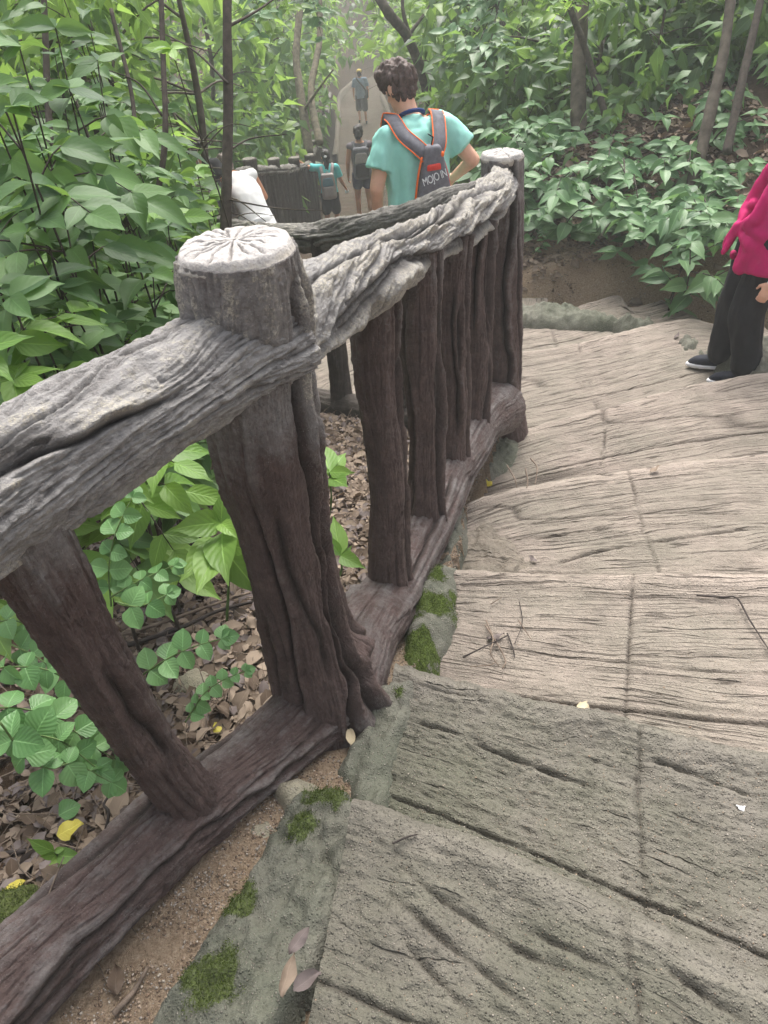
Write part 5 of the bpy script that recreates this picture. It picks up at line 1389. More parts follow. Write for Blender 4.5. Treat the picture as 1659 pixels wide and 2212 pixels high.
def shrub(label, base, tips, kind, size, group=None, spacing=0.6, twigs=0.35, t0=0.3, name='shrub', stemr=0.007, face=(0, -0.45, 0.9), cat='shrub', stemmat=None, droop=0.25, maxleaf=280, opp=True):
    base = np.asarray(base, float)
    t = thing(name, label, cat, tuple(base), 0, group)
    cnt = 0
    for tip in tips:
        tip = np.asarray(tip, float)
        if CULL and not airy(tip[None])[0]: continue
        b = base + np.array([rng.uniform(-.05, .05), rng.uniform(-.05, .05), -0.05])
        mid = b * 0.45 + tip * 0.55; mid[:2] = b[:2] * 0.6 + tip[:2] * 0.4
        mid += rng.normal(0, 0.04, 3)
        P = spline([b, mid, tip], 24)
        L = np.linalg.norm(np.diff(P, axis=0), axis=1).sum()
        obj('stem', stem_mesh(P - base, stemr, stemr * 0.3, stemmat or M_stem, 6, 16), t)
        nn = max(2, int(L * (1 - t0) / (size * spacing)))
        az = rng.uniform(0, 6.28)
        for k in range(nn + 1):
            if cnt >= maxleaf: break
            f = t0 + (1 - t0) * k / nn
            q = P[min(23, int(f * 23))]
            tv = P[min(23, int(f * 23) + 1)] - P[max(0, int(f * 23) - 1)]; tv /= np.linalg.norm(tv)
            az += 1.9 if not opp else 1.57
            if rng.random() < twigs and k < nn:
                # a side twig with a few leaves
                d = np.array([math.cos(az), math.sin(az), rng.uniform(-0.1, 0.5)]); d /= np.linalg.norm(d)
                tl = size * rng.uniform(1.0, 2.2); e = q + d * tl + np.array([0, 0, -0.12 * tl])
                TP = spline([q, q + d * tl * 0.5 + [0, 0, 0.03], e], 8)
                obj('twig', stem_mesh(TP - base, stemr * 0.45, stemr * 0.2, stemmat or M_stem, 5, 8, 'twig'), t)
                perp = np.cross(d, [0, 0, 1.0]); perp /= np.linalg.norm(perp) + 1e-9
                for j, ff in enumerate((0.45, 0.7, 0.95)):
                    for sgn in (1, -1):
                        ld = d * 0.6 + perp * sgn * 0.8 + np.array([0, 0, -droop + rng.uniform(-.2, .2)])
                        put_leaf(t, kind, TP[int(ff * 7)], ld, np.array(face) + rng.normal(0, 0.28, 3), size * rng.uniform(0.6, 1.0)); cnt += 1
                ld = d + np.array([0, 0, -droop])
                put_leaf(t, kind, TP[-1], ld, np.array(face) + rng.normal(0, 0.25, 3), size * rng.uniform(0.7, 1.05)); cnt += 1
            else:
                for sgn in ((0, math.pi) if opp else (0,)):
                    a = az + sgn + rng.uniform(-.3, .3)
                    ld = np.array([math.cos(a), math.sin(a), -droop + rng.uniform(-.25, .35)]) + tv * 0.25
                    put_leaf(t, kind, q, ld, np.array(face) + rng.normal(0, 0.28, 3), size * rng.uniform(0.65, 1.1) * (1.0 - 0.25 * (f > 0.95))); cnt += 1
        for j in range(3):
            a = rng.uniform(0, 6.28)
            put_leaf(t, kind, tip, np.array([math.cos(a), math.sin(a), 0.15]), np.array(face) + rng.normal(0, 0.25, 3), size * rng.uniform(0.5, 0.85)); cnt += 1
    if not t.children:
        bpy.data.objects.remove(t); return None
    return t

def place(x, y, D):
    c = [(160, 'at the frame edge behind the thicket'), (300, 'behind the thicket corner'), (430, 'behind the thin black stem'), (560, 'behind the slender dark trunk'), (680, 'over the palisade fence'), (780, 'beside the far path on the fence side'), (900, 'at the end of the far path'), (1020, 'behind the bowed head'), (1160, 'behind the corner post'), (1330, 'behind the straight brown trunk'), (1500, 'between brown and grey trunk'), (1700, 'behind the pair of grey trunks')]
    w = next(t for lim, t in c if x < lim)
    return w + (', high up' if y < 110 else ', half-way up' if y < 300 else ', low down') + (', near' if D < 5 else ', far back' if D > 12 else '')
# ---- thicket on the downhill side, near layer
near_tips = [  # px, py, depth
 [(40, 95, 1.75), (-40, 190, 1.6), (120, 60, 1.9)], [(25, 230, 1.45), (-60, 60, 1.5)], [(150, 190, 1.9), (210, 130, 2.1), (90, 330, 1.8)],
 [(130, 420, 1.75), (60, 500, 1.6)], [(200, 520, 2.0), (130, 620, 1.7)], [(20, 640, 1.45), (-50, 480, 1.4)], [(250, 690, 2.0), (160, 760, 1.75)],
 [(30, 820, 1.5), (-60, 760, 1.4)], [(330, 590, 2.1), (290, 720, 2.0)], [(90, 720, 1.6), (180, 850, 1.7)]]
names_near = ['with holed leaves at the top corner of the thicket', 'with one large pale leaf at the frame edge, high in the thicket', 'arching over the upper thicket with long drooping leaves',
 'with dark broad leaves half way up the thicket', 'with paired leaves between thicket and slender trunk', 'with big leaves at the frame edge above the near rail', 'leaning towards the capped post just above the rail',
 'with yellow-green leaves at the frame edge low above the rail', 'with leaves reaching behind the capped post', 'with fresh leaves directly above the near hand rail']
for tp, nm in zip(near_tips, names_near):
    T = [atd(*q) for q in tp]
    b = np.mean(T, 0); bx, by = b[0] - 0.1 + rng.uniform(-.1, .1), b[1] + 0.2
    lime = 'yellow-green' in nm or 'fresh' in nm
    shrub('green broad-leaved shrub ' + nm, (bx, by, gz1(bx, by)), T, 'lime' if lime else 'left', 0.145, None, 0.60, 0.40, 0.45, droop=0.35, opp=True, stemr=0.006)
# middle layer
mid_spots = [(330, 90, 2.6), (260, 260, 2.7), (390, 210, 3.1), (440, 380, 3.2), (340, 430, 2.7), (60, 330, 2.4), (200, 400, 2.6), (330, 330, 3.0), (450, 110, 3.3), (540, 200, 3.8), (90, 150, 2.8), (240, 590, 2.5),
             (400, 520, 3.0), (120, 560, 2.3), (540, 330, 3.9), (60, 700, 2.1), (380, 660, 2.6), (300, 820, 2.3), (190, 690, 2.3), (480, 300, 3.4), (170, 40, 2.9), (20, 480, 2.2)]
for i, (x, y, D) in enumerate(mid_spots):
    T = [atd(x + rng.uniform(-50, 50), y + rng.uniform(-60, 60), D + rng.uniform(-.25, .25)) for _ in range(3)]
    c = np.mean(T, 0)
    shrub(('lime' if i % 3 == 0 else 'mid-green') + ' leafy shrub in the thicket ' + place(x, y, D), (c[0], c[1] + 0.15, gz1(c[0], c[1] + 0.15)), T, 'left' if i % 3 else 'lime', 0.125, 'shrubs inside the thicket', 0.65, 0.3, 0.5, stemr=0.006, droop=0.3)

# ---- bank on the far side of the turn
right_spots = [(1180, 480, 5.9), (1250, 430, 6.2), (1330, 470, 6.0), (1240, 520, 5.9), (1400, 400, 6.3), (1160, 390, 6.4), (1480, 470, 5.9), (1340, 510, 5.8), (1560, 420, 6.0), (1440, 515, 5.7),
               (1600, 500, 5.3), (1300, 350, 6.9), (1480, 330, 6.8), (1150, 500, 5.9), (1620, 350, 6.3), (1545, 520, 5.2), (1050, 300, 7.0), (1120, 250, 7.6), (1400, 280, 7.4), (1060, 400, 6.6),
               (1200, 520, 5.8), (1290, 520, 5.7), (1390, 500, 5.7), (1480, 500, 5.6), (1210, 340, 6.8), (1350, 400, 6.4), (1450, 400, 6.3), (1530, 360, 6.5), (1600, 420, 5.7), (1180, 440, 6.2), (1290, 410, 6.5), (1440, 480, 5.8), (1550, 480, 5.4), (1240, 280, 7.4), (1340, 290, 7.3), (1590, 280, 6.9), (1130, 330, 6.9), (1480, 250, 7.6)]
rl = {0: 'pale green shrub with drooping heart-shaped leaves right behind the corner post', 3: 'green shrub hanging low over the sandy bank beside the corner post', 6: 'broad-leaved shrub on the bank above the pointed kerb stone',
      9: 'dark-leaved shrub over the undercut soil beside the person in pink', 15: 'shrub holding one large lime leaf next to the pink shirt knot', 10: 'big-leaved shrub touching the frame edge above the pink shirt'}
for i, (x, y, D) in enumerate(right_spots):
    T = [atd(x + rng.uniform(-75, 75), y + rng.uniform(-70, 50), D + rng.uniform(-.4, .4)) for _ in range(4)]
    c = np.mean(T, 0); bx, by = c[0] + rng.uniform(-.1, .2), c[1] + 0.55
    g0 = gz1(bx, by)
    for q in T: q[2] = max(q[2], gz1(q[0], q[1]) + 0.12)
    shrub(rl.get(i, 'broad-leaved bank shrub ' + place(x, y, D)), (bx, by, g0), T, 'right', 0.20 if i % 3 else 0.25, None if i in rl else 'shrubs on the bank', 0.62, 0.30, 0.3, stemr=0.010, droop=0.35)
o_ = None
# low seedlings at the foot of the bank
for i, (x, y, z, s, lb) in enumerate([(1130, 560, -.8, .09, 'low small-leaved seedling on the sand behind the corner post'), (1345, 600, -.55, .12, 'little four-leaved seedling hanging over the bare sandy bank'),
                                  (1210, 600, -.65, .10, 'small seedling between the corner post and the bare bank'), (1470, 590, -.4, .13, 'broad seedling at the dark undercut of the bank')]):
    p = atz(x, y, z); g0 = gz1(p[0], p[1])
    shrub(lb, (p[0], p[1], g0), [(p[0] + rng.uniform(-.15, .15), p[1] - .1 + rng.uniform(-.1, .1), g0 + rng.uniform(.15, .3)) for _ in range(3)], 'right', s, None, 0.5, 0.1, 0.35, name='seedling', cat='seedling', stemr=0.004, stemmat=M_stem_green)

CULL = False
# ---- vines with strings of round leaves, and seedlings under the rail
def vine(label, pts, size, kind='vine', pitch=0.62, name='vine'):
    P = np.array([atd(*q) for q in pts]); base = P[0].copy()
    S = spline(P, 40); L = np.linalg.norm(np.diff(S, axis=0), axis=1).sum()
    t = thing(name, label, 'vine', tuple(base))
    obj('stem', stem_mesh(S - base, 0.0022, 0.0012, M_stem_green, 5, 40), t)
    nn = int(L / (size * pitch))
    for k in range(1, nn + 1):
        f = k / nn * 39; i = min(38, int(f)); q = S[i] + (S[i + 1] - S[i]) * (f - i)
        tv = S[min(39, i + 1)] - S[max(0, i - 1)]; tv /= np.linalg.norm(tv) + 1e-9
        up = np.array([0, -0.55, 0.8]) + rng.normal(0, 0.18, 3)
        sd_ = np.cross(tv, up); sd_ /= np.linalg.norm(sd_) + 1e-9
        for sgn in (1, -1):
            put_leaf(t, kind, q, sd_ * sgn + tv * 0.35 + rng.normal(0, .12, 3), up, size * rng.uniform(0.75, 1.1) * (1 - 0.4 * (k / nn) ** 3))
    put_leaf(t, kind, S[-1], tv, up, size * 0.7)
    return t
VINES = [
 ('upright string of round leaves beside the slanting post', [(240, 1310, 1.62), (235, 1230, 1.6), (250, 1150, 1.58), (285, 1075, 1.6)], .046),
 ('short string of round leaves branching towards the broad lime leaves', [(238, 1290, 1.6), (300, 1255, 1.6), (375, 1222, 1.62)], .040),
 ('string of round leaves hanging above the dry branches', [(250, 1300, 1.58), (300, 1310, 1.56), (360, 1285, 1.58)], .046),
 ('string of round leaves lying over the pale boulder', [(290, 1470, 1.6), (350, 1430, 1.58), (410, 1400, 1.56), (478, 1380, 1.55)], .050),
 ('thin string of tiny pointed leaves in front of the boulder', [(400, 1560, 1.6), (440, 1500, 1.58), (480, 1470, 1.58), (530, 1450, 1.58)], .030),
 ('string of round leaves low at the frame edge', [(-40, 1450, 1.45), (30, 1440, 1.5), (110, 1450, 1.5), (180, 1500, 1.5)], .050),
 ('second string of round leaves low at the frame edge', [(-40, 1530, 1.4), (40, 1530, 1.45), (120, 1550, 1.45), (200, 1610, 1.45), (250, 1640, 1.45)], .052),
 ('third string of round leaves low at the frame edge', [(-30, 1620, 1.35), (50, 1590, 1.4), (130, 1600, 1.4), (210, 1660, 1.4)], .054),
 ('lowest string of round leaves above the yellow leaf', [(0, 1560, 1.3), (60, 1640, 1.35), (110, 1660, 1.36), (160, 1650, 1.38), (240, 1690, 1.4)], .050),
 ('string of round leaves behind the slanting post', [(20, 1390, 1.7), (80, 1420, 1.65), (150, 1470, 1.6), (230, 1480, 1.6)], .048),
 ('string of round leaves half hidden by the slanting post', [(170, 1560, 1.5), (230, 1570, 1.5), (300, 1600, 1.5), (330, 1640, 1.5)], .052),
 ('string of round leaves curling by the moss rock', [(-30, 1350, 1.7), (30, 1340, 1.7), (90, 1370, 1.7)], .046)]
for lb, pts, s_ in VINES: vine(lb, pts, s_ * 1.04, pitch=0.74)
def seedling(label, pts, leaf, kind='lime', name='seedling'):
    base = atd(*pts[0]); t = thing(name, label, 'seedling', tuple(base))
    top = atd(*pts[1]); S = spline([base, (base + top) / 2 + [0.01, 0, 0], top], 12)
    obj('stem', stem_mesh(S - base, 0.004, 0.0025, M_stem_green, 6, 12), t)
    for (ex, ey, eD, f) in leaf:
        q = S[int(f * 11)]; e = atd(ex, ey, eD); d = e - q
        put_leaf(t, kind, q, d, np.array([0, -0.6, 0.8]) + rng.normal(0, .12, 3), np.linalg.norm(d), 1.05)
    return t
seedling('seedling with broad lime leaves framed by the slanting and the thick post', [(490, 1340, 1.85), (478, 1130, 1.72)],
         [(370, 1130, 1.65, 1), (395, 1225, 1.62, .9), (415, 1270, 1.6, .85), (530, 1090, 1.75, 1), (480, 1060, 1.7, 1), (470, 1225, 1.6, .95), (560, 1280, 1.7, .8), (530, 1190, 1.68, .9), (500, 1150, 1.66, 1)])
seedling('small lime seedling seen between the thick post and the first slat post', [(705, 1150, 2.4), (712, 1020, 2.3)],
         [(765, 1020, 2.25, 1), (690, 1010, 2.3, 1), (740, 960, 2.35, .95), (665, 1060, 2.35, .9), (750, 1045, 2.2, .95), (690, 950, 2.4, 1)])
seedling('seedling with two lime leaves by the thick post', [(725, 1260, 2.1), (735, 1200, 2.05)], [(780, 1225, 2.0, 1), (700, 1150, 2.05, 1), (720, 1110, 2.1, 1), (760, 1180, 2.05, .9)])
seedling('tiny seedling beside the bottom beam near the yellow leaf', [(125, 1880, 1.65), (118, 1840, 1.62)], [(55, 1815, 1.6, 1), (85, 1850, 1.6, .9), (140, 1830, 1.62, 1), (170, 1855, 1.6, .9), (110, 1865, 1.6, .8)])
seedling('pale seedling under the near rail', [(250, 1120, 1.75), (240, 1075, 1.7)], [(200, 1090, 1.65, 1), (325, 1040, 1.7, 1), (300, 1075, 1.68, .9), (215, 1120, 1.66, .8), (270, 1050, 1.7, 1)])
seedling('single lime leaf seedling peeping below the near rail', [(345, 1020, 1.9), (350, 1000, 1.85)], [(395, 985, 1.8, 1), (335, 985, 1.85, 1), (365, 1000, 1.8, .9)])

# ------------------------------------------------------------------ background woodland
def low_leaf(kind, seed):
    V, F, uv = leaf_geo(kind, seed, 3, 2)
    return V, F, uv
LOWL = [low_leaf('ovate', 10), low_leaf('ovate', 7), low_leaf('lance', 4)]
def foliage_mesh(name, P, D, Nn, size, mat, var=0):
    """many leaves joined: P (n,3) D (n,3) Nn (n,3) size (n)"""
    V, F, uv = LOWL[var]
    y = D / np.linalg.norm(D, axis=1)[:, None]
    z = Nn - y * (Nn * y).sum(1)[:, None]; z /= np.linalg.norm(z, axis=1)[:, None] + 1e-9
    x = np.cross(y, z)
    Wv = P[:, None, :] + size[:, None, None] * (V[None, :, 0:1] * x[:, None] + V[None, :, 1:2] * y[:, None] + V[None, :, 2:3] * z[:, None])
    n, k = len(P), len(V)
    Fa = (F[None] + (np.arange(n) * k)[:, None, None]).reshape(-1, 4)
    return mesh_of(name, Wv.reshape(-1, 3), Fa, np.tile(uv, (n, 1)), mat)
def clump_cloud(r_, centers, radii, per, size, face=(0, -0.25, 1.0), base=(0, 0, 0)):
    P, D = [], []
    for c, r in zip(centers, radii):
        n = max(4, int(per * r_.uniform(0.7, 1.3)))
        u = r_.normal(0, 1, (n, 3)); u /= np.linalg.norm(u, axis=1)[:, None]
        rr = r * r_.uniform(0.35, 1.0, n) ** 0.6
        q = c + u * rr[:, None] * np.array([1, 1, 0.62])
        P.append(q); d = u * 0.8 + np.array([0, 0, -0.35]) + r_.normal(0, 0.45, (n, 3)); D.append(d)
    P, D = np.vstack(P), np.vstack(D)
    k = airy(P + np.asarray(base)); P, D = P[k], D[k]
    Nn = np.array(face) + r_.normal(0, 0.45, P.shape)
    return P, D, Nn, size * r_.uniform(0.6, 1.15, len(P))

def wtree(label, base, height, crown_r, mat, size, nclump, per, seed, trunk_r=0.05, lean=(0, 0), crown_lo=0.35, group='woodland trees', trunk_mat=None, name='tree', cat='tree', squash=0.8):
    r_ = np.random.default_rng(seed)
    base = np.asarray(base, float)
    t = thing(name, label, cat, tuple(base), 0, group)
    top = np.array([lean[0], lean[1], height])
    P = [np.array([0, 0, -0.2]), top * 0.35 + np.append(r_.normal(0, 0.04 * height, 2), 0), top * 0.7 + np.append(r_.normal(0, 0.04 * height, 2), 0), top]
    obj('trunk', tube_mesh('trunk', P, [trunk_r * 1.3, trunk_r, trunk_r * 0.75, trunk_r * 0.3], 9, 24, trunk_mat or M_trunk, lambda TH, S, RR: RR * 0.18 * fbm(np.cos(TH) * 2, np.sin(TH) * 2, S * 2, seed, 3)), t)
    S = spline(P, 24)
    C_, Rr = [], []
    nb = max(3, nclump // 4)
    for b in range(nb):
        f = r_.uniform(crown_lo, 0.95); q = S[int(f * 23)]
        a = r_.uniform(0, 6.28); ln = crown_r * r_.uniform(0.55, 1.1) * (1.15 - 0.5 * f)
        e = q + np.array([math.cos(a) * ln, math.sin(a) * ln, ln * r_.uniform(-0.1, 0.55)])
        m_ = (q + e) / 2 + np.array([0, 0, 0.12 * ln])
        obj('branch', stem_mesh([q, m_, e], trunk_r * 0.32, trunk_r * 0.09, trunk_mat or M_trunk, 5, 10, 'branch'), t)
        for _ in range(4):
            g = r_.uniform(0.45, 1.1)
            C_.append(q + (e - q) * g + r_.normal(0, 0.16 * crown_r, 3)); Rr.append(crown_r * r_.uniform(0.18, 0.36))
    P_, D_, N_, s_ = clump_cloud(r_, C_, Rr, per, size, base=base)
    if len(P_) == 0: P_, D_, N_, s_ = top[None], np.array([[1.0, 0, 0]]), np.array([[0, 0, 1.0]]), np.array([size])
    o = obj('foliage', foliage_mesh('foliage', P_, D_, N_, s_, mat, seed % 2), t)
    o['kind'] = 'stuff'
    return t
# slender trunks that read singly in the photograph
def slim(label, pts, r, mat=M_stem, name='sapling', side=None):
    P = np.array([atd(*q) for q in pts]); base = P[0].copy()
    t = thing(name, label, 'sapling', tuple(base))
    obj('trunk', tube_mesh('trunk', P - base, np.linspace(r * 1.15, r * 0.8, len(P)), 12, 60, mat, lambda TH, S, RR: RR * 0.2 * fbm(np.cos(TH) * 2, np.sin(TH) * 2, S * 5, int(pts[0][0]), 4)), t)
    if side:
        for (pp, rr) in side:
            Q = np.array([atd(*q) for q in pp])
            obj('branch', stem_mesh(Q - base, rr, rr * 0.4, mat, 6, 20, 'branch'), t)
    return t
slim('dark slender trunk rising straight behind the capped post', [(482, 800, 3.3), (488, 470, 3.2), (493, 250, 3.15), (490, 60, 3.1), (492, -120, 3.1)], 0.021, M_stem,
     side=[([(488, 60, 3.1), (560, 20, 3.2), (640, -40, 3.4)], .007), ([(492, 180, 3.1), (420, 110, 3.2), (330, 60, 3.3)], .006), ([(488, 330, 3.2), (540, 300, 3.3), (620, 290, 3.3)], .005), ([(486, 430, 3.2), (600, 450, 3.0), (700, 455, 2.9)], .004)])
slim('thin black stem left of the slender trunk', [(330, 760, 3.2), (318, 560, 3.1), (355, 320, 3.0), (352, 120, 3.0), (345, -60, 3.0)], 0.012, M_stem,
     side=[([(330, 480, 3.1), (290, 400, 3.0), (262, 330, 2.9)], .006), ([(350, 250, 3.0), (300, 180, 3.0), (230, 150, 3.0)], .005)])
slim('thin leaning stem deep in the thicket', [(300, 700, 2.9), (270, 480, 2.9), (290, 250, 3.0), (240, 20, 3.0)], 0.010)
slim('dark stem at the back of the thicket near the top corner', [(120, 480, 3.0), (105, 250, 3.1), (95, 0, 3.1), (90, -80, 3.1)], 0.013)
slim('bare branching stem low in the thicket', [(230, 800, 2.6), (200, 660, 2.6), (140, 560, 2.5), (110, 470, 2.5)], 0.008)
slim('grey trunk at the upper corner above the pink shirt, thicker of the pair', [(1480, 470, 6.1), (1530, 260, 6.1), (1562, 120, 6.1), (1585, -60, 6.1)], 0.046, M_trunk)
slim('thinner dark trunk beside the thick grey one above the pink shirt', [(1570, 330, 5.9), (1600, 190, 5.9), (1632, 50, 5.9), (1655, -60, 5.9)], 0.030, M_stem)
slim('straight brown trunk in the middle of the bank shrubs', [(1250, 350, 7.2), (1250, 180, 7.2), (1256, 40, 7.2), (1265, -80, 7.2)], 0.066, M_trunk)
slim('leaning dark trunk crossing the brown one on the bank', [(1330, 330, 7.0), (1285, 170, 7.0), (1240, 40, 7.0), (1200, -60, 7.0)], 0.030, M_stem)
slim('dark pole-like stem beside the far path above the teal shirt', [(1120, 300, 9.5), (1100, 150, 9.5), (1075, 0, 9.5), (1060, -60, 9.5)], 0.05, M_stem)
slim('crooked dark branch trunk leaning over the far path', [(960, 330, 12), (915, 170, 11), (880, 80, 10.5), (840, 30, 10), (800, -40, 10)], 0.07, M_trunk,
     side=[([(900, 120, 10.8), (870, 20, 10.5), (880, -50, 10.5)], .04), ([(880, 80, 10.5), (930, 10, 10.5), (950, -50, 10.5)], .03)])
slim('pale thin trunk standing behind the palisade fence', [(668, 330, 13.5), (652, 220, 13.5), (640, 120, 13.5), (650, 0, 13.5)], 0.07, M_trunk_pale, side=[([(655, 240, 13.5), (690, 190, 13), (720, 150, 12.5)], .03)])
slim('second pale trunk forked behind the palisade fence', [(690, 310, 13.2), (672, 200, 13.4), (690, 90, 13.6), (690, -20, 13.6)], 0.06, M_trunk_pale)
slim('thin stem among the bank shrubs at the frame edge', [(1360, 330, 8), (1385, 180, 8), (1420, 30, 8), (1440, -60, 8)], 0.028, M_stem)
slim('very thin stem between the bank trunks', [(1440, 330, 7.6), (1450, 180, 7.6), (1475, 20, 7.6), (1480, -50, 7.6)], 0.018, M_stem)

# trees and bushes of the wood: (px, py of the crown centre, depth, crown radius, bright?)
bgt = [(715, 70, 34, 2.2, 0), (785, 40, 52, 3.6, 0), (850, 50, 50, 3.0, 1), (700, 120, 28, 1.6, 0), (880, 100, 30, 2.0, 0), (760, 85, 48, 2.6, 0), (820, 90, 49, 2.6, 0), (740, 20, 24, 2.0, 1), (880, 20, 22, 2.0, 1), (60, 180, 4.2, .9, 0), (230, 120, 4.4, .9, 1), (400, 140, 4.8, .9, 1), (150, 330, 4.0, .8, 0), (330, 260, 4.6, .8, 1), (440, 260, 5.2, .8, 1), (60, 480, 3.6, .7, 0), (230, 450, 3.9, .7, 0), (400, 400, 4.6, .7, 1),
       (520, 130, 6.5, 1.0, 1), (520, 260, 6.8, .8, 0), (600, 80, 8, 1.2, 0), (600, 200, 9, 1.0, 0), (480, 60, 6, 1.0, 1), (560, 320, 11.5, 1.0, 0), (620, 290, 13.5, 1.0, 0), (650, 60, 12, 1.4, 1), (690, 130, 15, 1.3, 0),
       (740, 40, 16, 1.6, 1), (830, 30, 18, 2.0, 1), (680, 230, 16, 1.2, 0), (640, 380, 15, .7, 0), (900, 70, 15, 1.6, 1), (960, 60, 13, 1.6, 1), (1000, 150, 11, 1.3, 0), (960, 200, 14, 1.2, 0), (1060, 60, 11, 1.5, 0), (1050, 200, 9, 1.1, 0),
       (1140, 120, 10, 1.3, 1), (1200, 40, 10, 1.4, 1), (1180, 230, 8.2, 1.0, 0), (1290, 130, 9.5, 1.2, 1), (1280, 260, 8.2, .9, 0), (1370, 60, 10, 1.4, 1), (1380, 200, 8.8, 1.0, 0), (1460, 120, 9.5, 1.2, 1), (1500, 230, 8.2, .9, 0), (1560, 100, 9, 1.2, 1), (1620, 220, 8, 1.0, 0),
       (1630, 80, 10, 1.4, 1), (1400, 340, 7.6, .7, 0), (1560, 320, 7.4, .7, 0), (900, 160, 20, 1.5, 0), (720, 90, 22, 2.0, 0), (850, 20, 26, 2.5, 1), (960, 10, 20, 2.0, 1), (300, 20, 6.5, 1.3, 1), (100, 30, 6, 1.2, 0), (180, 250, 7.5, 1.2, 1), (40, 330, 6.5, 1.1, 1), (350, 560, 4.0, .6, 0), (480, 480, 5.0, .5, 0), (120, 640, 3.2, .5, 0)]
for i, (x, y, D, cr_r, br) in enumerate(bgt):
    c = atd(x, y, D)
    if D > 5:
        k_ = np.argmin(np.hypot(PS[:, 0] - c[0], PS[:, 1] - c[1])); dx_ = c[0] - PS[k_, 0]
        if abs(dx_) < 1.6 and D < 46: c[0] = PS[k_, 0] + math.copysign(1.6 + 0.3 * cr_r, dx_)
    g0 = gz1(c[0], c[1])
    hgt = max(0.8, c[2] - g0 + cr_r * 0.7)
    lo = np.clip((c[2] - cr_r * 0.9 - g0) / hgt, 0.08, 0.7)
    sz = 0.17 if D < 6 else (0.26 if D < 11 else 0.34)
    per = 12 if D < 8 else 10
    if cr_r < 0.75:
        wtree('leafy undergrowth bush ' + place(x, y, D), (c[0], c[1], g0), hgt, cr_r, M_leaf_bgl if br else M_leaf_bg, sz, 36, per, 500 + i, 0.018, (0, 0), lo, 'undergrowth bushes', name='bush', cat='bush')
    else:
        wtree(('bright yellow-green tree ' if br else 'dark green tree ') + place(x, y, D), (c[0], c[1], g0), hgt, cr_r, M_leaf_bgl if br else M_leaf_bg, sz, 56, per, 500 + i, 0.03 + 0.008 * cr_r * (D > 6), (rng.uniform(-.2, .2), rng.uniform(-.2, .2)), lo, 'bright woodland trees' if br else 'dark woodland trees')

for i, (x, y, D, lb) in enumerate([(600, 20, 8.5, 'leafy spray hanging over the palisade fence'), (690, 55, 9.5, 'pale leafy spray at the top of the picture above the fence'), (815, 25, 11.0, 'pale leafy spray over the far path'), (960, 20, 9.0, 'pale leafy spray above the bowed head'),
                                (1080, 60, 8.5, 'leafy spray beside the bowed head, high up'), (575, 20, 7.0, 'leafy spray beside the slender trunk, high up'), (1240, 30, 6.5, 'cluster of large pale leaves at the top edge in front of the brown trunk'), (1010, 130, 8.0, 'leafy spray just right of the bowed head')]):
    CULL = False
    T = [atd(x + rng.uniform(-70, 70), y + rng.uniform(-50, 60), D + rng.uniform(-.4, .4)) for _ in range(4)]
    b = atd(x + (-60 if x < 830 else 90), y - 260, D)
    shrub(lb, b, T, 'right' if i % 2 else 'bright', 0.20 if i != 6 else 0.17, None, 0.55, 0.35, 0.35, name='leaf_spray', cat='branch', stemr=0.008, droop=0.2)
# far hillside wood that reads as one mass
def wood_mass(name, label, n, seed, xr, yr, zr, size, mat):
    r_ = np.random.default_rng(seed)
    X = r_.uniform(*xr, n); Y = r_.uniform(*yr, n)
    d = np.full(n, 1e9)
    for k in range(0, len(PS), 5): d = np.minimum(d, np.hypot(X - PS[k, 0], Y - PS[k, 1]))
    s1 = sdf_poly(X, Y, FL1)
    keep = (d > 2.3) & (s1 < -1.2)
    X, Y = X[keep], Y[keep]
    G = ground_z(X, Y)
    C_ = np.column_stack([X, Y, G + r_.uniform(*zr, len(X))])
    P_, D_, N_, s_ = clump_cloud(r_, C_, r_.uniform(0.25, 0.6, len(X)), 9, size)
    o = obj(name, foliage_mesh(name, P_, D_, N_, s_, mat, 0))
    tag(o, label, 'undergrowth', None, 'stuff')
wood_mass('foliage', 'far mass of dark green woodland leaves on the slopes', 2300, 901, (-26, 28), (12, 60), (0.2, 5.5), 0.32, M_leaf_bg)
wood_mass('foliage', 'far mass of bright green woodland leaves on the slopes', 1500, 902, (-26, 28), (14, 62), (0.5, 6.0), 0.34, M_leaf_bgl)
wood_mass('undergrowth', 'low dark undergrowth covering the ground between the trees', 1500, 903, (-9, 10), (2.5, 26), (0.05, 0.5), 0.16, M_leaf_bg)
# ------------------------------------------------------------------ litter, fallen leaves, twigs, grit, moss
def lrail(y): return np.interp(y, [-1, 0.30, 0.62, 0.95, 1.3, 3.36, 3.8, 4.5, 6], [-1.3, -1.08, -0.80, -0.55, -0.30, 0.50, 0.05, -0.65, -1.4])
DL, DF, DUV = leaf_geo('dead', 4, 3, 2)
def scatter_leaves(name, label, X, Y, size, mat, seed, lift=0.012, geo=None, tilt=0.45):
    r_ = np.random.default_rng(seed); n = len(X)
    Z = ground_z(X, Y) + r_.uniform(0.002, lift, n)
    a = r_.uniform(0, 6.28, n)
    D_ = np.stack([np.cos(a), np.sin(a), r_.normal(0, 0.18, n)], -1)
    N_ = np.array([0, 0, 1.0]) + r_.normal(0, tilt, (n, 3))
    P_ = np.column_stack([X, Y, Z])
    LOWL.append(geo or (DL, DF, DUV)); o = obj(name, foliage_mesh(name, P_, D_, N_, size, mat, len(LOWL) - 1)); LOWL.pop()
    tag(o, label, 'leaf litter', None, 'stuff')
r_ = np.random.default_rng(77)
Y = r_.uniform(0.0, 4.6, 16000); X = lrail(Y) - r_.exponential(0.75, len(Y))
k = X > -3.2; X, Y = X[k], Y[k]
scatter_leaves('litter', 'brown dead leaves strewn over the ground behind the railing', X, Y, np.clip(r_.lognormal(-3.5, 0.42, len(X)), 0.012, 0.07), M_leaf_brown, 78, 0.03)
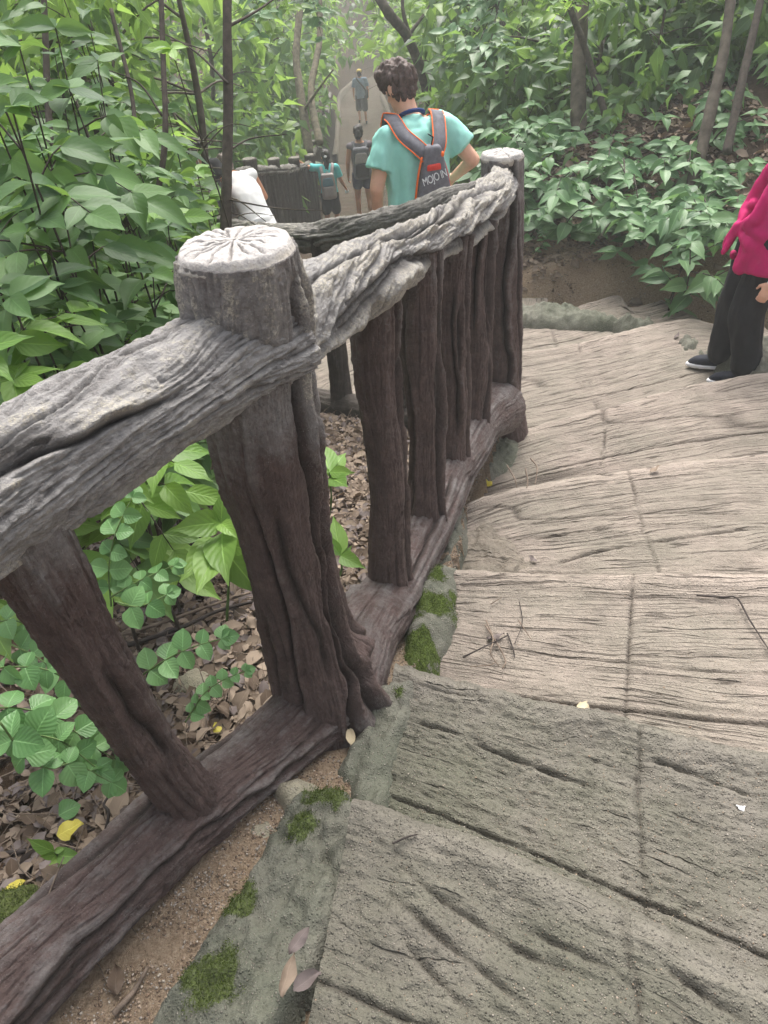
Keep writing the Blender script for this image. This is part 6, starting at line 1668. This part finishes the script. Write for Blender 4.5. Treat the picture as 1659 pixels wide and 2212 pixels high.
k = r_.random(len(X)) < 0.25
scatter_leaves('litter', 'greyish dead leaves mixed into the brown litter', X[k] + 0.02, Y[k] + 0.013, r_.uniform(0.02, 0.055, k.sum()), M_leaf_grey, 79, 0.035)
X = r_.uniform(0.7, 3.4, 6500); Y = r_.uniform(4.9, 8.0, 6500); s1 = sdf_poly(X, Y, FL1); k = (s1 < -0.15); X, Y = X[k], Y[k]
keep = r_.random(len(X)) < sstep(0.0, 0.9, -sdf_poly(X, Y, FL1)); X, Y = X[keep], Y[keep]
scatter_leaves('litter', 'dead leaves lying on the sandy bank', X, Y, np.clip(r_.lognormal(-3.1, 0.45, len(X)), 0.02, 0.11), M_leaf_brown, 80, 0.03)

def sticks(name, label, n, seed, X, Y, lmin, lmax, rr, mat):
    r_ = np.random.default_rng(seed)
    a = r_.uniform(0, 6.28, n); L = r_.uniform(lmin, lmax, n); R = rr * r_.uniform(0.5, 1.2, n)
    Z = ground_z(X, Y) + r_.uniform(0.005, 0.03, n)
    d = np.stack([np.cos(a), np.sin(a), r_.normal(0, 0.12, n)], -1)
    s_ = np.stack([-np.sin(a), np.cos(a), np.zeros(n)], -1); up = np.array([0, 0, 1.0])
    P0 = np.column_stack([X, Y, Z]); V = []
    for t, k in ((0, 1.0), (0.5, 0.9), (1, 0.5)):
        c = P0 + d * (L * t)[:, None] + s_ * (0.08 * L * math.sin(t * 3.1))[:, None]
        for q in (0, 2.09, 4.19): V.append(c + (s_ * math.cos(q) + up * math.sin(q)) * (R * k)[:, None])
    V = np.stack(V, 1); F = []
    for i in (0, 3):
        for j in range(3): F.append([i + j, i + (j + 1) % 3, i + 3 + (j + 1) % 3, i + 3 + j])
    F = (np.array(F)[None] + (np.arange(n) * 9)[:, None, None]).reshape(-1, 4)
    tag(obj(name, mesh_of(name, V.reshape(-1, 3), F, None, mat)), label, 'twigs', None, 'stuff')
Y = r_.uniform(0.2, 4.2, 2600); X = lrail(Y) - r_.exponential(0.6, len(Y))
sticks('litter', 'tiny dry twigs scattered through the leaf litter', 2600, 81, X, Y, 0.05, 0.22, 0.0022, M_twig)
X = r_.uniform(0.9, 3.0, 260); Y = r_.uniform(5.5, 7.5, 260)
sticks('litter', 'tiny dark twigs scattered on the sandy bank', 260, 82, X, Y, 0.05, 0.2, 0.0022, M_twig_dark)

# grit
def grit_mat():
    ma, nt, p, out = new_mat('grit'); n = N(nt)
    rv = n('NewGeometry').outputs['Random Per Island']
    nt.links.new(n.ramp(rv, [(0.0, (0.10, 0.07, 0.05)), (0.3, (0.22, 0.15, 0.10)), (0.55, (0.36, 0.27, 0.19)), (0.85, (0.27, 0.24, 0.21)), (1.0, (0.46, 0.40, 0.33))]), p.inputs['Base Color'])
    p.inputs['Roughness'].default_value = 0.8
    return ma
M_grit = grit_mat()
OCT_V = np.array([(1, 0, 0), (-1, 0, 0), (0, 1, 0), (0, -1, 0), (0, 0, .75), (0, 0, -.75)], float)
OCT_F = np.array([(0, 2, 4), (2, 1, 4), (1, 3, 4), (3, 0, 4), (2, 0, 5), (1, 2, 5), (3, 1, 5), (0, 3, 5)])
def pebbles(name, label, P_, size, seed, mat=M_grit, parent=None):
    r_ = np.random.default_rng(seed); n = len(P_)
    sc = size[:, None, None] * r_.uniform(0.65, 1.25, (n, 1, 3))
    V = OCT_V[None] * sc + r_.normal(0, 0.12, (n, 6, 3)) * size[:, None, None]
    a = r_.uniform(0, 6.28, n); c, s_ = np.cos(a), np.sin(a)
    V = np.stack([V[..., 0] * c[:, None] - V[..., 1] * s_[:, None], V[..., 0] * s_[:, None] + V[..., 1] * c[:, None], V[..., 2]], -1) + P_[:, None]
    F = (OCT_F[None] + (np.arange(n) * 6)[:, None, None]).reshape(-1, 3)
    o = obj(name, mesh_of(name, V.reshape(-1, 3), F, None, mat, smooth=False)); tag(o, label, 'grit', None, 'stuff')
Y = r_.uniform(0.1, 3.3, 26000); X = lrail(Y) + 0.14 + r_.uniform(0, 0.36, len(Y))
k = (sdf_poly(X, Y, FL1) < 0.02); X, Y = X[k], Y[k]
pebbles('gravel', 'coarse sand and grit in the strip between bottom beam and kerb', np.column_stack([X, Y, ground_z(X, Y) + 0.001]), r_.uniform(0.0012, 0.004, len(X)) , 90)
X = r_.uniform(0.6, 3.2, 9000); Y = r_.uniform(4.8, 6.6, 9000); s1 = sdf_poly(X, Y, FL1); k = (s1 < -0.1) & (s1 > -1.1); X, Y = X[k], Y[k]
pebbles('gravel', 'coarse sand and grit on the bare bank beyond the turn', np.column_stack([X, Y, ground_z(X, Y) + 0.002]), r_.uniform(0.003, 0.010, len(X)), 91)
# loose grit on the two near treads: drop each grain on the tread below it
def tread_hits(polyA, polyB, z, n, seed):
    r_ = np.random.default_rng(seed); A = resample(polyA, 50); B = resample(polyB, 50)
    u = r_.uniform(0, 0.75, n); v = r_.uniform(0.05, 0.95, n); i = (u * 49).astype(int); f = (u * 49 - i)[:, None]
    Ai = A[i] * (1 - f) + A[i + 1] * f; Bi = B[i] * (1 - f) + B[i + 1] * f
    P_ = Ai * (1 - v[:, None]) + Bi * v[:, None]; P_[:, 2] = z; return P_
from mathutils.bvhtree import BVHTree
def drop(P_, objs):
    Vs, Fs, o = [], [], 0
    for ob in objs:
        me = ob.data; n = len(me.vertices); a = np.empty(n * 3, np.float32); me.vertices.foreach_get('co', a)
        f = np.empty(len(me.polygons) * 4, np.int32); me.loops.foreach_get('vertex_index', f)
        Vs.append(a.reshape(-1, 3)); Fs.append(f.reshape(-1, 4) + o); o += n
    t = BVHTree.FromPolygons(np.vstack(Vs).tolist(), np.vstack(Fs).tolist())
    out = []
    for p in P_:
        h = t.ray_cast(Vector((p[0], p[1], p[2] + 0.5)), Vector((0, 0, -1)))
        out.append(h[0].z if h[0] is not None else np.nan)
    return np.array(out)
planks = [o for tr in stairs.children for o in tr.children]
for nm, a, b, z, n, sd_, lb in (('gravel', near0, EDG['A'], .1, 2600, 92, 'loose grit on the nearest tread'), ('gravel', EDG['A'], EDG['B'], -.06, 2400, 93, 'loose grit on the second tread'), ('gravel', EDG['B'], EDG['C'], -.23, 900, 94, 'loose grit on the third tread')):
    P_ = tread_hits(a, b, z, n, sd_); zz = drop(P_, planks); k = ~np.isnan(zz); P_ = P_[k]; P_[:, 2] = zz[k]
    pebbles(nm, lb, P_, np.random.default_rng(sd_).uniform(0.001, 0.0032, len(P_)) * np.where(np.random.default_rng(sd_ + 1).random(len(P_)) < 0.06, 1.7, 1.0), sd_)
# moss
M_moss = leaf_mat('moss', (0.04, 0.06, 0.012), (0.12, 0.16, 0.035), (0.15, 0.2, 0.04), 0.2, 0.9, 0.1)
if MOSS_PTS:
    P_ = np.vstack(MOSS_PTS); r2 = np.random.default_rng(5)
    i = r2.integers(0, len(P_), 24000); P_ = P_[i] + r2.normal(0, 0.004, (24000, 3)) * [1, 1, 0]
    n = len(P_); D_ = np.array([0, 0, 1.0]) + r2.normal(0, 0.7, (n, 3)); N_ = r2.normal(0, 1, (n, 3))
    LOWL.append(leaf_geo('lance', 2, 2, 2)); o = obj('moss', foliage_mesh('moss', P_, D_, N_, r2.uniform(0.003, 0.007, n), M_moss, len(LOWL) - 1)); LOWL.pop()
    tag(o, 'short green moss growing on the kerb stones and rocks', 'moss', None, 'stuff')

# fallen leaves one can point at
def fallen(label, px, py, z, size, kind, ang, tilt=(0, 0, 1), lift=0.012, on=None):
    p = atz(px, py, z)
    if on == 'ground': z = gz1(p[0], p[1]) + lift + 0.012; p = atz(px, py, z)
    else:
        zz = drop([p], planks)[0]
        p[2] = (zz if not np.isnan(zz) else z) + lift
    d = np.array([math.cos(ang), math.sin(ang), 0.0]) + np.array([0, 0, 0.08])
    o = put_leaf(None, kind, p - d * size * 0.5 / np.linalg.norm(d), d, np.array(tilt, float) + rng.normal(0, .12, 3), size, 1.15 if kind in ('yellow', 'vine', 'lime') else 0.8, 'fallen_leaf')
    tag(o, label, 'leaf')
fallen('bright yellow leaf on the brown litter near the bottom beam', 152, 1792, 0, .062, 'yellow', 0.3, on='ground', lift=.03)
fallen('torn yellow leaf leaning on the bottom beam', 296, 1782, 0, .05, 'yellow', 1.0, on='ground', lift=.04)
fallen('yellow leaf by the moss rock at the frame edge', 30, 1912, 0, .05, 'yellow', 0.4, on='ground', lift=.03)
fallen('small yellow leaf in the litter behind the slanting post', 468, 1572, -.1, .035, 'yellow', 2.2, on='ground', lift=.03)
fallen('yellow-green leaf on the stair near the corner post', 1052, 978, -.41, .06, 'yellow', 2.4, lift=.02)
fallen('pale yellow leaf with a brown tip on the grey kerb hump', 1068, 1214, -.26, .055, 'cream', 4.6, lift=.03)
fallen('cream leaf on the kerb wedge beside the thick post', 757, 1592, -.02, .045, 'cream', 1.7, on='ground', lift=.02)
fallen('crumpled pale papery leaf on the third tread', 1265, 1508, -.2, .055, 'cream', 0.4, lift=.014)
fallen('dark grey leaf beside the twig clump on the third tread', 1070, 1365, -.2, .055, 'grey', 0.2, lift=.016)
fallen('tiny orange-yellow leaf at the step joint', 1340, 1573, -.2, .022, 'yellow', 0.5, lift=.008)
fallen('round grey leaf on the nearest tread beside the kerb slab', 652, 2052, .12, .052, 'grey', 0.9, lift=.04)
fallen('curled brown leaf on the kerb slab near the bottom edge', 625, 2120, .13, .065, 'brown', 1.3, lift=.03)
fallen('grey curled leaf right of the curled brown one', 668, 2135, .13, .05, 'grey', 0.5, lift=.03)
fallen('small dark leaf on the fourth tread', 1152, 1187, -.35, .035, 'grey', 2.5, lift=.012)
fallen('dark leaf lying on the outer tread by the kerb rim', 1462, 718, -.74, .07, 'grey', 1.0, lift=.02)
fallen('brown leaf on the fourth tread near its right end', 2560 * .553, 1827 * .553, -.38, .05, 'brown', 0.3, lift=.015)
fallen('brown curled leaf at the foot of the bottom beam', 245, 2110, 0, .06, 'brown', 1.9, on='ground', lift=.02)
fallen('large brown leaf on the sandy bank', 1400, 600, -.5, .12, 'brown', 0.5, on='ground', lift=.03)
fallen('narrow green leaf on the sandy bank by the black trousers', 1500, 665, -.6, .14, 'lime', 0.6, on='ground', lift=.03)
fallen('pair of pale brown chips at the foot of the step edge', 1540, 2075, -.04, .03, 'cream', 2.0, lift=.01)
fallen('green round leaf lying on the litter above the yellow leaf', 150, 1748, -.02, .05, 'vine', 0.5, on='ground', lift=.04)
for i, (x, y, s_) in enumerate([(110, 1680, .075), (200, 1720, .07), (240, 1810, .07), (310, 1730, .06), (60, 1760, .07), (330, 1600, .05), (520, 1540, .055), (500, 1500, .05), (480, 1420, .06), (540, 1340, .06), (510, 1280, .06)]):
    fallen(['big pale brown leaf at the top of the litter patch', 'wide brown leaf between yellow leaf and slanting post', 'brown leaf below the bright yellow one', 'curled brown leaf against the slanting post foot', 'brown leaf left of the bright yellow one', 'brown leaf under the low vine strings',
            'orange-brown leaf behind the bottom beam', 'pale brown leaf beside the boulder', 'brown leaf right of the boulder', 'pinkish brown leaf beside the thick post', 'dry leaf under the broad lime leaves'][i], x, y, -.1, s_, 'brown', rng.uniform(0, 6), on='ground', lift=.03)

def twig(label, pts, r, mat=M_twig, name='twig', cat='twig'):
    """pts: (px, py, z) ; z None = on ground"""
    P_ = []
    for (x, y, z) in pts:
        if z is None:
            p = atz(x, y, -0.1); p = atz(x, y, gz1(p[0], p[1]) + 0.02)
        else: p = atz(x, y, z)
        P_.append(p)
    P_ = np.array(P_); b = P_[0].copy()
    o = obj(name, tube_mesh(name, P_ - b, np.linspace(r, r * 0.6, len(P_)), 7, 30, mat, lambda TH, S, RR: RR * 0.35 * fbm(np.cos(TH) * 2, np.sin(TH) * 2, S * 25, int(pts[0][0]), 3)), None, tuple(b))
    tag(o, label, cat)
z3, z4 = EZ['C'] + .012, EZ['D'] + .014
twig('thin dark stick bent at a knot near the frame edge on the third tread', [(1505, 1286, z3), (1560, 1290, z3 + .004), (1592, 1292, z3 + .01), (1620, 1340, z3 + .004), (1665, 1410, z3)], .0035, M_twig_dark, 'stick', 'stick')
for i, pp in enumerate([[(1050, 1340, z3), (1065, 1380, z3 + .012), (1060, 1410, z3 + .01), (1078, 1440, z3)], [(1000, 1420, z3), (1040, 1400, z3 + .02), (1098, 1372, z3)], [(1048, 1350, z3 + .01), (1090, 1420, z3), (1085, 1445, z3)], [(1096, 1368, z3), (1108, 1400, z3), (1112, 1420, z3)],
                        [(1122, 1300, z3), (1128, 1345, z3 + .002), (1112, 1390, z3)], [(1060, 1305, z3), (1085, 1290, z3)], [(1015, 1440, z3), (1060, 1436, z3 + .01), (1075, 1425, z3)], [(1120, 1340, z3), (1150, 1385, z3)]]):
    twig(['curved brown twig at the heart of the debris clump', 'twig lying across the debris clump', 'brown twig running down from the debris clump', 'short black twig right of the debris clump', 'long thin straight twig above the debris clump', 'pale short twig at the top of the third tread', 'flat brown bark strip below the debris clump', 'fine straw right of the long thin twig'][i], pp, .0028 if i < 4 else .0017, M_twig if i in (0, 2, 5, 6, 7) else M_twig_dark)
for i, pp in enumerate([[(1095, 1005, z4), (1112, 1035, z4 + .012), (1118, 1062, z4)], [(1135, 1012, z4), (1140, 1040, z4 + .01), (1136, 1062, z4)], [(1146, 990, z4), (1160, 1010, z4 + .012), (1156, 1045, z4)]]):
    twig(['curled brown twig on the fourth tread, nearest the railing', 'curled brown twig on the fourth tread, middle one', 'curled brown twig on the fourth tread, farthest from the railing'][i], pp, .0035, M_twig)
twig('small black twig on the nearest step edge', [(848, 1822, .12), (880, 1808, .122), (902, 1802, .12)], .0022, M_twig_dark)
for i, (lb, pp, r, mt) in enumerate([
  ('upper pale dry branch lying behind the slanting post', [(262, 1372, None), (350, 1345, None), (450, 1310, None), (540, 1280, None)], .007, M_twig),
  ('lower dark dry branch lying behind the slanting post', [(270, 1395, None), (380, 1360, None), (470, 1320, None), (545, 1300, None)], .008, M_twig_dark),
  ('bare branch leaning up under the near rail', [(318, 1205, None), (335, 1130, -.05), (380, 1010, .1), (415, 950, .2)], .006, M_twig),
  ('thin bare branch beside the pale leaning one', [(290, 1160, None), (330, 1080, 0), (375, 1000, .1)], .004, M_twig_dark),
  ('dark branch across the litter below the yellow leaf', [(0, 1845, None), (100, 1830, None), (200, 1795, None), (345, 1780, None)], .006, M_twig_dark),
  ('straw-coloured stalk across the litter', [(0, 1880, None), (120, 1830, None), (220, 1790, None), (290, 1755, None)], .003, M_twig),
  ('upright thin stalk crossing the bottom beam', [(80, 2005, .1), (110, 1920, .1), (138, 1850, .12)], .002, M_twig),
  ('dark forked stem by the tiny seedling', [(0, 1868, None), (60, 1890, None), (135, 1930, None)], .004, M_twig_dark),
  ('grey twig standing in the litter by the slanting post', [(215, 1850, None), (235, 1760, .02), (225, 1735, .03), (260, 1690, .05)], .004, M_twig_dark),
  ('flat pale bark strip on the sand near the bottom edge', [(245, 2190, None), (290, 2140, None), (318, 2090, None)], .006, M_twig)]):
    twig(lb, pp, r, mt, 'fallen_branch' if r >= .006 else 'twig', 'branch' if r >= .006 else 'twig')
dp = atz(1600, 1750, EZ['B']); 
fuse('bird_dropping', [ell((0, 0, 0.002), (.007, .006, .003)), capsule((0, 0, .001), .0025, (.009, .004, .001), .002), capsule((0, 0, .001), .0025, (-.006, .008, .001), .002), capsule((0, 0, .001), .0025, (.003, -.009, .001), .002)], M_white, None, .0015, 1)
bd = bpy.data.objects['bird_dropping']; zz = drop([dp], planks)[0]; bd.location = (dp[0], dp[1], zz + .001); tag(bd, 'small white splash on the second tread', 'dropping')

# ------------------------------------------------------------------ haze
def haze():
    zt = 0.0
    bpy.context.view_layer.update()
    for o in bpy.data.objects:
        if o.type == 'MESH':
            zt = max(zt, max((o.matrix_world @ Vector(c)).z for c in o.bound_box))
    lo = float(GZ.min()) - 1.0; hi = zt + 0.5; e = 100.0
    V = np.array([(x, y + 2.2, z) for z in (lo, hi) for y in (-e, e) for x in (-e, e)])
    F = np.array([(0, 2, 3, 1), (4, 5, 7, 6), (0, 1, 5, 4), (2, 6, 7, 3), (0, 4, 6, 2), (1, 3, 7, 5)])
    ma = bpy.data.materials.new('haze'); ma.use_nodes = True; nt = ma.node_tree; nt.nodes.clear()
    out = nt.nodes.new('ShaderNodeOutputMaterial'); v = nt.nodes.new('ShaderNodeVolumePrincipled')
    v.inputs['Color'].default_value = (0.93, 0.96, 0.95, 1); v.inputs['Density'].default_value = HAZE
    nt.links.new(v.outputs[0], out.inputs['Volume'])
    o = obj('haze', mesh_of('haze', V, F, None, ma, smooth=False)); tag(o, 'thin pale haze in the damp forest air', 'haze', None, 'stuff')
HAZE = 0.0055
haze()
